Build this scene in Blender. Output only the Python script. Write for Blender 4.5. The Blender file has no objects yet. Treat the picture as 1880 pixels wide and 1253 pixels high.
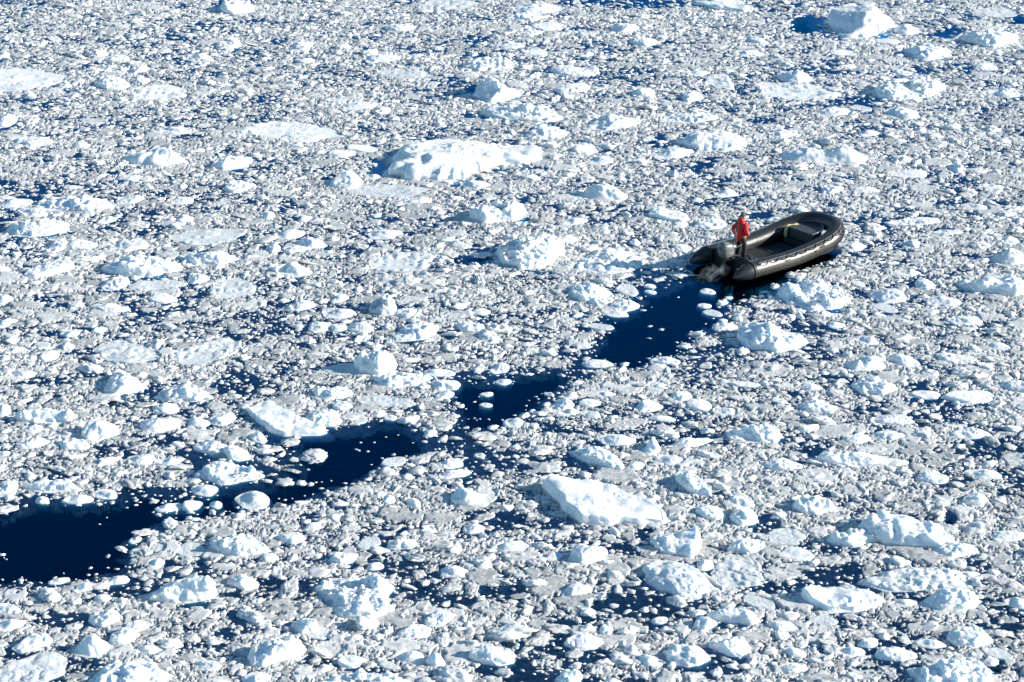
import bpy, math, time
import numpy as np
from mathutils import Vector, Matrix
T0 = time.time()
sc = bpy.context.scene
COL = sc.collection

# ------------------------------------------------------------------ camera, sky, sun, exposure
CAM_H = 25.9; PITCH = math.radians(21.0); F = 4000.0      # focal length in pixels of the 1880 px wide photograph
cam_d = bpy.data.cameras.new('camera'); cam = bpy.data.objects.new('camera', cam_d); COL.objects.link(cam)
cam.location = (0, 0, CAM_H); cam.rotation_euler = (math.radians(90) - PITCH, 0, 0)
cam_d.sensor_width = 36.0; cam_d.lens = 36.0 * F / 1880.0; cam_d.clip_start = 0.5; cam_d.clip_end = 6000
sc.camera = cam

SUN_EL = math.radians(19.5); SUN_AZ = math.radians(1.0)     # azimuth counted from +X (screen right) towards +Y
w = bpy.data.worlds.new('World'); sc.world = w; w.use_nodes = True
wn = w.node_tree.nodes; wl = w.node_tree.links
bg = wn['Background']
sky = wn.new('ShaderNodeTexSky'); sky.sky_type = 'NISHITA'; sky.sun_disc = False
sky.sun_elevation = SUN_EL; sky.sun_rotation = math.radians(90) - SUN_AZ
sky.air_density = 1.0; sky.dust_density = 0.0; sky.ozone_density = 3.0
tint = wn.new('ShaderNodeMix'); tint.data_type = 'RGBA'; tint.blend_type = 'MULTIPLY'; tint.inputs[0].default_value = 1.0
tint.inputs[7].default_value = (.74, 1.0, 1.02, 1)             # a clear deep blue polar sky
wl.new(sky.outputs[0], tint.inputs[6]); wl.new(tint.outputs[2], bg.inputs[0]); bg.inputs[1].default_value = 0.078
sd = bpy.data.lights.new('sun', 'SUN'); sd.energy = 4.9; sd.angle = math.radians(0.5); sd.color = (1.0, 0.94, 0.825)
so = bpy.data.objects.new('sun', sd); COL.objects.link(so); so.location = (60, 40, 40)
sdir = Vector((math.cos(SUN_EL) * math.cos(SUN_AZ), math.cos(SUN_EL) * math.sin(SUN_AZ), math.sin(SUN_EL)))
so.rotation_euler = sdir.to_track_quat('Z', 'Y').to_euler()
vs = sc.view_settings; vs.view_transform = 'Standard'; vs.look = 'None'; vs.gamma = 1.0
vs.use_curve_mapping = False; vs.exposure = 0.84
sc.cycles.max_bounces = 8; sc.cycles.diffuse_bounces = 3; sc.cycles.glossy_bounces = 3
sc.cycles.transparent_max_bounces = 8; sc.cycles.volume_bounces = 3
sc.cycles.use_denoising = True

# ------------------------------------------------------------------ pixel <-> place
cP, sP = math.cos(PITCH), math.sin(PITCH)
def G(px, py, z=0.0):
    """the point of the water plane (or of height z) seen at a pixel of the photograph"""
    a = (px - 940) / F; b = (626.5 - py) / F
    t = (z - CAM_H) / (-sP + b * cP)
    return a * t, (cP + b * sP) * t
def PX(x, y, z=0.0):
    d = y * cP - (z - CAM_H) * sP; u = y * sP + (z - CAM_H) * cP
    return 940 + F * x / d, 626.5 - F * u / d
def scale_at(x, y): return F / (y * cP + CAM_H * sP)      # photograph pixels per metre

# ------------------------------------------------------------------ noise
def _h(ix, iy, iz, seed):
    n = (ix.astype(np.int64) * 374761393 + iy.astype(np.int64) * 668265263 + iz.astype(np.int64) * 2147483647 + seed * 974634777) & 0xffffffff
    n = ((n ^ (n >> 13)) * 1274126177) & 0xffffffff
    n = (n ^ (n >> 16)) & 0xffffffff
    return n / 4294967295.0
def vnoise(x, y, z=None, seed=0):
    if z is None: z = np.zeros_like(x)
    fx, fy, fz = np.floor(x), np.floor(y), np.floor(z)
    ix, iy, iz = fx.astype(np.int64), fy.astype(np.int64), fz.astype(np.int64)
    tx, ty, tz = x - fx, y - fy, z - fz
    tx = tx * tx * (3 - 2 * tx); ty = ty * ty * (3 - 2 * ty); tz = tz * tz * (3 - 2 * tz)
    r = 0
    for dx in (0, 1):
        for dy in (0, 1):
            for dz in (0, 1):
                r = r + _h(ix + dx, iy + dy, iz + dz, seed) * (tx if dx else 1 - tx) * (ty if dy else 1 - ty) * (tz if dz else 1 - tz)
    return r
def vnoise2(x, y, seed=0):
    fx, fy = np.floor(x), np.floor(y); ix, iy = fx.astype(np.int64), fy.astype(np.int64)
    tx, ty = x - fx, y - fy; tx = tx * tx * (3 - 2 * tx); ty = ty * ty * (3 - 2 * ty)
    z = np.zeros_like(ix); r = 0
    for dx in (0, 1):
        for dy in (0, 1):
            r = r + _h(ix + dx, iy + dy, z, seed) * (tx if dx else 1 - tx) * (ty if dy else 1 - ty)
    return r
def fbm2(x, y, oct=3, seed=0):
    r = 0; a = 1; s = 0
    for o in range(oct):
        r = r + a * vnoise2(x * 2 ** o + 17.3 * o, y * 2 ** o - 9.1 * o, seed + o); s += a; a *= .5
    return r / s
def worley2(x, y, seed=0, second=False):
    """distance to the nearest feature point, and that cell's random value"""
    fx, fy = np.floor(x), np.floor(y); ix, iy = fx.astype(np.int64), fy.astype(np.int64)
    z = np.zeros_like(ix); best = np.full(x.shape, 9.0); val = np.zeros(x.shape); b2 = np.full(x.shape, 9.0)
    for dx in (-1, 0, 1):
        for dy in (-1, 0, 1):
            cx = ix + dx; cy = iy + dy
            px = cx + _h(cx, cy, z, seed + 1); py = cy + _h(cx, cy, z, seed + 2)
            d = np.hypot(px - x, py - y); m = d < best
            if second: b2 = np.where(m, best, np.minimum(b2, d))
            best = np.where(m, d, best); val = np.where(m, _h(cx, cy, z, seed + 3), val)
    return (best, val, b2) if second else (best, val)

# ------------------------------------------------------------------ materials
def new_mat(name):
    m = bpy.data.materials.new(name); m.use_nodes = True
    return m, m.node_tree.nodes, m.node_tree.links, m.node_tree.nodes['Principled BSDF']
def plain(name, col, rough=.5, metal=0.0, bump=0.0, bscale=40.0, coat=0.0, var=0.0):
    m, n, l, p = new_mat(name)
    p.inputs['Base Color'].default_value = (*col, 1); p.inputs['Roughness'].default_value = rough
    p.inputs['Metallic'].default_value = metal; p.inputs['Coat Weight'].default_value = coat
    t = n.new('ShaderNodeTexNoise'); t.inputs['Scale'].default_value = bscale; t.inputs['Detail'].default_value = 4
    tc = n.new('ShaderNodeTexCoord'); l.new(tc.outputs['Object'], t.inputs['Vector'])
    if var:
        mx = n.new('ShaderNodeMix'); mx.data_type = 'RGBA'
        mx.inputs[6].default_value = (*[c * (1 - var) for c in col], 1); mx.inputs[7].default_value = (*[min(1, c * (1 + var)) for c in col], 1)
        l.new(t.outputs['Fac'], mx.inputs[0]); l.new(mx.outputs[2], p.inputs['Base Color'])
    if bump:
        b = n.new('ShaderNodeBump'); b.inputs['Strength'].default_value = bump; b.inputs['Distance'].default_value = .02
        l.new(t.outputs['Fac'], b.inputs['Height']); l.new(b.outputs[0], p.inputs['Normal'])
    return m
def ice_mat(name, lo, hi, rough=.55, bump=.5, bdist=.04, bscale=9.0, sss=0.0, srad=(.25, .6, 1.0), sscale=.25, crust=.12, cscale=5.0):
    """ice or snow; the float attribute 'tone' of each piece runs from lo to hi"""
    m, n, l, p = new_mat(name)
    at = n.new('ShaderNodeAttribute'); at.attribute_name = 'tone'
    mx = n.new('ShaderNodeMix'); mx.data_type = 'RGBA'
    mx.inputs[6].default_value = (*lo, 1); mx.inputs[7].default_value = (*hi, 1)
    g0 = n.new('ShaderNodeNewGeometry'); t0 = n.new('ShaderNodeTexNoise'); t0.inputs['Scale'].default_value = cscale; t0.inputs['Detail'].default_value = 4; t0.inputs['Roughness'].default_value = .7
    l.new(g0.outputs['Position'], t0.inputs['Vector'])
    r0 = n.new('ShaderNodeMapRange'); r0.inputs[1].default_value = .35; r0.inputs[2].default_value = .68; r0.inputs[3].default_value = -crust; r0.inputs[4].default_value = crust; l.new(t0.outputs['Fac'], r0.inputs[0])
    ad = n.new('ShaderNodeMath'); ad.operation = 'ADD'; ad.use_clamp = True; l.new(at.outputs['Fac'], ad.inputs[0]); l.new(r0.outputs[0], ad.inputs[1])
    l.new(ad.outputs[0], mx.inputs[0]); l.new(mx.outputs[2], p.inputs['Base Color'])
    p.inputs['Roughness'].default_value = rough
    p.inputs['IOR'].default_value = 1.31
    g = n.new('ShaderNodeNewGeometry')
    t = n.new('ShaderNodeTexNoise'); t.inputs['Scale'].default_value = bscale; t.inputs['Detail'].default_value = 5; t.inputs['Roughness'].default_value = .65
    l.new(g.outputs['Position'], t.inputs['Vector'])
    b = n.new('ShaderNodeBump'); b.inputs['Strength'].default_value = bump; b.inputs['Distance'].default_value = bdist
    l.new(t.outputs['Fac'], b.inputs['Height']); l.new(b.outputs[0], p.inputs['Normal'])
    if sss:
        p.inputs['Subsurface Weight'].default_value = sss
        p.inputs['Subsurface Radius'].default_value = srad; p.inputs['Subsurface Scale'].default_value = sscale
    return m
M_SNOW = ice_mat('snow_ice', (.60, .64, .66), (.93, .945, .95), .6, .5, .04, 9.0, sss=.5)
M_BRASH = ice_mat('wet_brash', (.44, .45, .45), (.90, .895, .885), .42, .35, .02, 16.0, sss=.7, srad=(.7, .9, 1.0), sscale=.10, crust=.42, cscale=7.0)
M_SLUSH = ice_mat('slush', (.36, .37, .37), (.85, .84, .825), .35, .3, .02, 24.0, sss=.7, srad=(.7, .9, 1.0), sscale=.08, crust=.35, cscale=9.0)

def water_mat():
    m = bpy.data.materials.new('sea_water'); m.use_nodes = True; n = m.node_tree.nodes; l = m.node_tree.links
    n.clear(); out = n.new('ShaderNodeOutputMaterial')
    g = n.new('ShaderNodeNewGeometry')
    mp = n.new('ShaderNodeMapping'); mp.inputs['Scale'].default_value = (1.0, 2.2, 1.0); mp.inputs['Rotation'].default_value = (0, 0, .25)
    l.new(g.outputs['Position'], mp.inputs['Vector'])
    t = n.new('ShaderNodeTexNoise'); t.inputs['Scale'].default_value = 1.9; t.inputs['Detail'].default_value = 6
    l.new(mp.outputs[0], t.inputs['Vector'])
    b = n.new('ShaderNodeBump'); b.inputs['Strength'].default_value = .16; b.inputs['Distance'].default_value = .06
    l.new(t.outputs['Fac'], b.inputs['Height'])
    fr = n.new('ShaderNodeFresnel'); fr.inputs['IOR'].default_value = 1.42; l.new(b.outputs[0], fr.inputs['Normal'])
    gl = n.new('ShaderNodeBsdfGlossy'); gl.inputs['Roughness'].default_value = .03; gl.inputs['Color'].default_value = (.01, .43, 1.0, 1); l.new(b.outputs[0], gl.inputs['Normal'])
    tr = n.new('ShaderNodeBsdfTransparent')
    mx = n.new('ShaderNodeMixShader')
    l.new(fr.outputs[0], mx.inputs[0]); l.new(tr.outputs[0], mx.inputs[1]); l.new(gl.outputs[0], mx.inputs[2])
    l.new(mx.outputs[0], out.inputs['Surface'])
    va = n.new('ShaderNodeVolumeAbsorption'); va.inputs['Color'].default_value = (.10, .66, .80, 1); va.inputs['Density'].default_value = 1.0
    l.new(va.outputs[0], out.inputs['Volume'])
    return m
M_WATER = water_mat()
M_DEEP = plain('deep_water', (.0, .0008, .012), 1.0); M_DEEP.node_tree.nodes['Principled BSDF'].inputs['Specular IOR Level'].default_value = 0

# ------------------------------------------------------------------ mesh helpers
def mesh_np(name, V, Fc, smooth=True, tone=None):
    """V (n,3); Fc (m,3) or (m,4)"""
    me = bpy.data.meshes.new(name); k = Fc.shape[1]
    me.vertices.add(len(V)); me.vertices.foreach_set('co', np.ascontiguousarray(V, np.float32).ravel())
    me.loops.add(Fc.size); me.loops.foreach_set('vertex_index', np.ascontiguousarray(Fc, np.int32).ravel())
    me.polygons.add(len(Fc)); me.polygons.foreach_set('loop_start', np.arange(0, Fc.size, k, dtype=np.int32))
    me.polygons.foreach_set('loop_total', np.full(len(Fc), k, np.int32))
    me.polygons.foreach_set('use_smooth', np.full(len(Fc), bool(smooth)))
    if tone is not None:
        a = me.attributes.new('tone', 'FLOAT', 'POINT'); a.data.foreach_set('value', np.ascontiguousarray(tone, np.float32))
    me.update(calc_edges=True)
    return me
def link(name, me, mat=None, parent=None, loc=None):
    o = bpy.data.objects.new(name, me); COL.objects.link(o)
    if mat is not None: me.materials.append(mat)
    if parent is not None: o.parent = parent
    if loc is not None: o.location = loc
    return o
def tag(o, label=None, cat=None, group=None, kind=None):
    if label: o['label'] = label
    if cat: o['category'] = cat
    if group: o['group'] = group
    if kind: o['kind'] = kind
    return o

# ------------------------------------------------------------------ the sea
def sea():
    S = 1800.0
    V = np.array([(-S, -S, 0), (S, -S, 0), (S, S, 0), (-S, S, 0), (-S, -S, -1.6), (S, -S, -1.6), (S, S, -1.6), (-S, S, -1.6)], float)
    Fq = np.array([(0, 1, 2, 3), (7, 6, 5, 4), (0, 4, 5, 1), (1, 5, 6, 2), (2, 6, 7, 3), (3, 7, 4, 0)])
    tag(link('water', mesh_np('water', V, Fq, False), M_WATER), kind='structure')
    V2 = np.array([(-S, -S, -1.5), (S, -S, -1.5), (S, S, -1.5), (-S, S, -1.5)], float)
    tag(link('deep_water', mesh_np('deep_water', V2, np.array([(0, 1, 2, 3)]), False), M_DEEP), kind='structure')
sea()

# ------------------------------------------------------------------ bergs, floes and lumps, one object each
rng = np.random.default_rng(7)
FOOT = []         # (cx, cy, ang, R(ang)) footprints for the brash
def outline_R(poly, c, ang):
    """distance from c to the polygon along each angle"""
    P = np.asarray(poly, float) - c; Q = np.roll(P, -1, 0); R = np.zeros(len(ang))
    dx, dy = np.cos(ang), np.sin(ang)
    for a, b in zip(P, Q):
        e = b - a; den = dx * e[1] - dy * e[0]
        den = np.where(np.abs(den) < 1e-9, 1e-9, den)
        t = (a[0] * e[1] - a[1] * e[0]) / den; s_ = (a[0] * dy - a[1] * dx) / den
        ok = (t > 0) & (s_ >= -1e-6) & (s_ <= 1 + 1e-6)
        R = np.where(ok, np.maximum(R, t), R)
    return R
STY = dict(  # edge power, bumps (size m, amp of h), fine amp, plateau
    lump=dict(k=6.0, b=.30, fine=.10, pl=.5), rubble=dict(k=9.0, b=.55, fine=.16, pl=.62), smooth=dict(k=2.8, b=.12, fine=.03, pl=.3),
    slab=dict(k=9.0, b=.10, fine=.05, pl=.85), facet=dict(k=6.0, b=.08, fine=.05, pl=.6), pan=dict(k=8.0, b=.45, fine=.5, pl=.8),
    berg=dict(k=11, b=.30, fine=.10, pl=.72))
def berg(name, x0, y0, x1, y1, hf, style, label, cat, group, poly=None, peaks=None, seed=1, tone=None, sk=None, foot=None):
    r = np.random.default_rng(seed * 77 + 5)
    st = STY[style]
    wpx, hpx = x1 - x0, y1 - y0
    hf = hf * ((.80 if wpx > 90 else .70) if style != 'slab' else .56); ch = hf * hpx                                   # pixels of the bounding box taken by height
    cxp = (x0 + x1) / 2
    xf, yf = G(cxp, y1); xb, yb = G(cxp, y1 - (hpx - ch))
    s = scale_at(*G(cxp, y1 - (hpx - ch) / 2))
    c = np.array([(xf + xb) / 2, (yf + yb) / 2])
    b = max((yb - yf) / 2, .04); a = wpx / 2 / s
    h = ch / s / cP * .95
    nseg = int(np.clip(wpx * 1.15, 26, 190)); nr = int(np.clip(nseg / 3.2, 9, 54))
    ang = np.linspace(0, 2 * np.pi, nseg, endpoint=False)
    if poly is not None:
        pg = np.array([G(*q) for q in poly]); c = pg.mean(0)
        R = outline_R(pg, c, ang)
        R = (np.roll(R, 1) + 2 * R + np.roll(R, -1)) / 4
        pts = np.stack([R * np.cos(ang), R * np.sin(ang)], 1)
    else:
        # angular outline: cut an ellipse by a few random chords
        nside = r.integers(6, 11) if style not in ('smooth', 'pan') else r.integers(9, 14)
        ph = np.sort((np.arange(nside) + r.uniform(-.38, .38, nside)) * 2 * np.pi / nside)
        dd = r.uniform(.74, 1.0, nside)
        R = np.full(nseg, 1.12)
        for p_, d_ in zip(ph, dd):
            cc = np.cos(ang - p_); R = np.minimum(R, np.where(cc > .05, d_ / np.maximum(cc, .05), 9))
        for k in range(3): R = (np.roll(R, 1) + 2 * R + np.roll(R, -1)) / 4
        X, Y = R * np.cos(ang), R * np.sin(ang)
        skv = r.uniform(-.45, .45) if sk is None else sk
        X = X + skv * Y
        X = (X - (X.max() + X.min()) / 2) / (X.max() - X.min()) * 2 * a
        Y = (Y - (Y.max() + Y.min()) / 2) / (Y.max() - Y.min()) * 2 * b
        pts = np.stack([X, Y], 1)
    RR = np.hypot(pts[:, 0], pts[:, 1])
    # rough edge
    q = vnoise2(pts[:, 0] * 2.2 + c[0] * 3.1, pts[:, 1] * 2.2 + c[1] * 3.1, seed) - .5
    q2 = vnoise2(pts[:, 0] * 7 + c[0] * 3.1, pts[:, 1] * 7 + c[1] * 3.1, seed + 9) - .5
    pts = pts * (1 + (.16 if style != 'smooth' else .06) * q + (.09 if style not in ('smooth', 'slab') else .02) * q2)[:, None]
    FOOT.append((c, pts * .93))
    u = (np.arange(nr) + 1) / nr; u = 1 - (1 - u) ** 1.45
    U = u[:, None]
    X = U * pts[None, :, 0]; Y = U * pts[None, :, 1]
    D = 1 - U                                        # 0 at the edge
    sz = math.sqrt(max(a * b, .01))                  # size in metres
    wx, wy = X + c[0], Y + c[1]
    kk = st['k'] * (.45 + 1.1 * vnoise2(np.cos(ang) * 1.7 + seed, np.sin(ang) * 1.7, seed + 77))[None, :]
    edge = (1 - U ** kk)
    if peaks is None:
        npk = 1 if style in ('smooth', 'slab', 'facet') else (2 if sz < 1 else 4)
        pk = [(r.uniform(-.55, .6), r.uniform(-.3, .5), r.uniform(.55, 1.0), r.uniform(.3, .6)) for _ in range(npk)]
        pk[0] = (pk[0][0] * .7, .1 + pk[0][1] * .5, 1.0, r.uniform(.35, .6))
    else: pk = peaks
    xr, yr = max(abs(pts[:, 0]).max(), .05), max(abs(pts[:, 1]).max(), .05)
    g = np.zeros_like(X)
    wa = .30 * sz if style != 'smooth' else .08 * sz
    Xw = X + wa * (fbm2(wx * 1.6 / max(sz, .4) + 3, wy * 1.6 / max(sz, .4), 4, seed + 50) - .5)
    Yw = Y + wa * (fbm2(wx * 1.6 / max(sz, .4) + 70, wy * 1.6 / max(sz, .4), 4, seed + 51) - .5)
    for (fx, fy, amp, rad) in pk:
        wd = 1.45 if style in ('smooth', 'lump') else 1.2; dd = (((Xw - fx * xr) / (rad * wd * xr)) ** 2 + ((Yw - fy * yr) / (rad * yr * wd * 1.3)) ** 2) ** (1.5 if style == 'smooth' else 2.0)
        g = np.maximum(g, amp * np.exp(-dd * .9)) if style in ('facet', 'slab') else g + amp * np.exp(-dd) * (1 - .55 * g)
    pl = st['pl']
    lowf = fbm2(wx * 1.3 / max(sz, .5) + seed, wy * 1.3 / max(sz, .5), 3, seed)
    if style == 'facet':
        z = np.full_like(X, 1.0); n_ = r.integers(5, 8)
        a0 = r.uniform(0, 6.28)
        for k in range(n_):
            aa = a0 + k * 2 * np.pi / n_ + r.uniform(-.4, .4); sl = r.uniform(1.4, 4.0); off = 1 + sl * r.uniform(.42, .78)
            z = np.minimum(z, off - sl * (Xw / xr * np.cos(aa) + Yw / yr * np.sin(aa)))
        ta = r.uniform(0, 6.28); z = np.minimum(z, .86 - r.uniform(.1, .55) * (Xw / xr * np.cos(ta) + Yw / yr * np.sin(ta)))
        z = z - .22 * np.clip((Xw / xr * math.cos(ta + 1.3) + Yw / yr * math.sin(ta + 1.3)) * 6 - 1.2, 0, 1)
        z = np.clip(z, .12, 1.0) * np.clip(edge * 2.4, 0, 1)
        if peaks is not None: z = np.clip(.4 * z + .75 * g * np.clip(edge * 2, 0, 1), .08, 1.1) * np.clip(edge * 2.5, 0, 1)
        z = z * (1 + .25 * (lowf - .5))
    elif style == 'slab':
        ta = r.uniform(0, 6.28)
        z = (pl + .25 * (X / xr * np.cos(ta) + Y / yr * np.sin(ta)) + .25 * (g - .4)) * np.clip(edge * 1.6, 0, 1) * (1 + .35 * (lowf - .5))
    elif style == 'pan':
        z = (.32 + .25 * (lowf - .3) + (.8 * g if peaks is not None else 0)) * np.clip(edge * 1.5, 0, 1)
    else:
        z = (pl * (.45 + 1.1 * lowf) + (1 - pl) * 1.15 * g) * edge
        ridge = 1 - np.abs(2 * fbm2(wx * 2.1 / max(sz, .6) + 31, wy * 2.1 / max(sz, .6), 3, seed + 3) - 1)
        z = z * (.72 + .42 * ridge)
    if style in ('berg', 'lump', 'facet'):
        for k in range(r.integers(3, 6)):                      # flat fracture faces
            aa = r.uniform(0, 6.28); sl = r.uniform(.35, 1.5); off = r.uniform(.72, 1.05) + sl * r.uniform(.0, .4)
            pc = off - sl * (Xw / xr * math.cos(aa) + Yw / yr * math.sin(aa))
            z = np.where(pc < z, pc + .12 * (z - pc), z)
        z = np.maximum(z, .10 * np.clip(edge * 3, 0, 1))
    z = z * h
    em = np.clip(edge * 2.2, 0, 1)
    # ledges: some heights turn into steps
    if style in ('berg', 'lump', 'rubble') and h > .15:
        lv = h * .4; zz = z + .5 * lv * (lowf - .5); st_ = np.floor(zz / lv); fr = zz / lv - st_
        fr2 = np.clip((fr - .5) * 2.2 + .5, 0, 1); z = .7 * z + .3 * (st_ + fr2) * lv
    patch = np.clip(fbm2(wx * 1.3 / max(.5, min(sz, 1.5)), wy * 1.3 / max(.5, min(sz, 1.5)), 2, seed + 6) * 3.2 - 1.1, 0.04, 1)
    if style in ('rubble', 'pan'):
        hb = min(max(h, .07), .4)
        crumb = np.zeros_like(X)
        for cs, ca, sd_ in ((.30, .34, 0), (.17, .30, 4), (.10, .20, 8)):
            jx = vnoise2(wx * 2 / cs, wy * 2 / cs, seed + sd_ + 60); w1, v1 = worley2(wx / cs + .7 * jx, wy / cs / .85, seed + sd_)
            crumb = crumb + ca * (.5 - w1) * (.15 + 1.2 * v1)
        z = z + em * crumb * hb * (.9 if style == 'rubble' else .8) * (.4 + .6 * patch)
    z = np.maximum(z, .015 + .02 * em)
    P = np.stack([X, Y, z], -1)
    Pu = np.gradient(P, axis=0); Pv = (np.roll(P, -1, 1) - np.roll(P, 1, 1)) / 2
    N = np.cross(Pu, Pv); N /= np.maximum(np.linalg.norm(N, axis=-1, keepdims=True), 1e-9)
    f1 = 1.6 / max(sz, .35)
    A1 = vnoise(wx * f1 + 9, wy * f1, z * f1 * 1.2, seed + 21); A2 = vnoise(wx * f1 * 2.3, wy * f1 * 2.3, z * f1 * 2.3, seed + 22)
    B1 = .6 * (1 - np.abs(2 * vnoise(wx * 2.1 + 2 * A1, wy * 2.1, z * 2.1, seed + 23) - 1)) + .4 * (1 - np.abs(2 * vnoise(wx * 5.3, wy * 5.3 + 2 * A2, z * 5.3, seed + 26) - 1)); B2 = vnoise(wx * 7.5, wy * 7.5, z * 7.5, seed + 24); B3 = vnoise(wx * 15, wy * 15, z * 15, seed + 25)
    sm = {'smooth': .35, 'slab': .55, 'facet': .55}.get(style, 1.0)
    d = .16 * min(sz, 1.6) * (A1 - .5) + .11 * min(sz, 1.4) * (np.abs(2 * A2 - 1) - .5) * sm + sm * ((.085 if style == 'rubble' else .065) * (B1 - .55) * (.3 + .9 * patch) + .06 * (B2 - .5) * (.1 + patch) + .045 * (B3 - .5) * (.1 + patch)) * min(1, .35 + sz)
    d = d * np.clip(h / .22, .25, 1) * np.clip(edge * 3, .15, 1)
    P = P + N * d[..., None]
    X2, Y2, z = P[..., 0], P[..., 1], np.maximum(P[..., 2], .012)
    rings = [np.stack([X2.ravel(), Y2.ravel(), z.ravel()], 1)]
    ft = foot if foot is not None else (r.uniform(1.10, 1.32) if h > .2 else 1.08)
    kd = min(1.0, .35 + h * 1.2)
    ex = 1 + (ft - 1) * (.6 + .8 * vnoise2(pts[:, 0] * 1.5 + 3, pts[:, 1] * 1.5, seed + 30))
    for fac, zz in ((1 + (ex - 1) * .8, -.045), (1 + (ex - 1) * 2.0, -.16 * kd), (1 + (ex - 1) * 2.3, -.32 * kd), (.92 * np.ones(nseg), -.7 * kd)):
        p3 = pts * np.asarray(fac)[:, None]; rings.append(np.stack([p3[:, 0], p3[:, 1], np.full(nseg, zz)], 1))
    zt = float(z[0].mean())
    V = np.concatenate([np.array([[0, 0, zt]])] + rings + [np.array([[0, 0, -.85 * kd]])])
    NR = nr + 4; idx = 1 + np.arange(NR * nseg).reshape(NR, nseg)
    A = idx[:-1]; B = idx[1:]; A2 = np.roll(A, -1, 1); B2 = np.roll(B, -1, 1)
    T1 = np.stack([A.ravel(), B.ravel(), B2.ravel()], 1); T2 = np.stack([A.ravel(), B2.ravel(), A2.ravel()], 1)
    top = np.stack([np.zeros(nseg, int), idx[0], np.roll(idx[0], -1)], 1)
    bot = np.stack([np.full(nseg, len(V) - 1), np.roll(idx[-1], -1), idx[-1]], 1)
    tris = np.concatenate([top, T1, T2, bot])
    tn = (tone if tone is not None else {'pan': .28, 'lump': .9, 'rubble': .95, 'smooth': .92, 'slab': .97, 'facet': 1.0, 'berg': 1.05}[style])
    base = tn + .12 * (r.random() - .5)
    tv = np.clip(base + .35 * (vnoise2(V[:, 0] * 3 + c[0], V[:, 1] * 3 + c[1], seed + 40) - .5) + (.25 * (vnoise2(V[:, 0] * 12 + c[0], V[:, 1] * 12 + c[1], seed + 41) - .5) if style == 'pan' else 0), 0, 1)
    me = mesh_np(name, V, tris, True, tv)
    o = link(name, me, M_SNOW, loc=(c[0], c[1], 0))
    return tag(o, label, cat, group)

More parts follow.
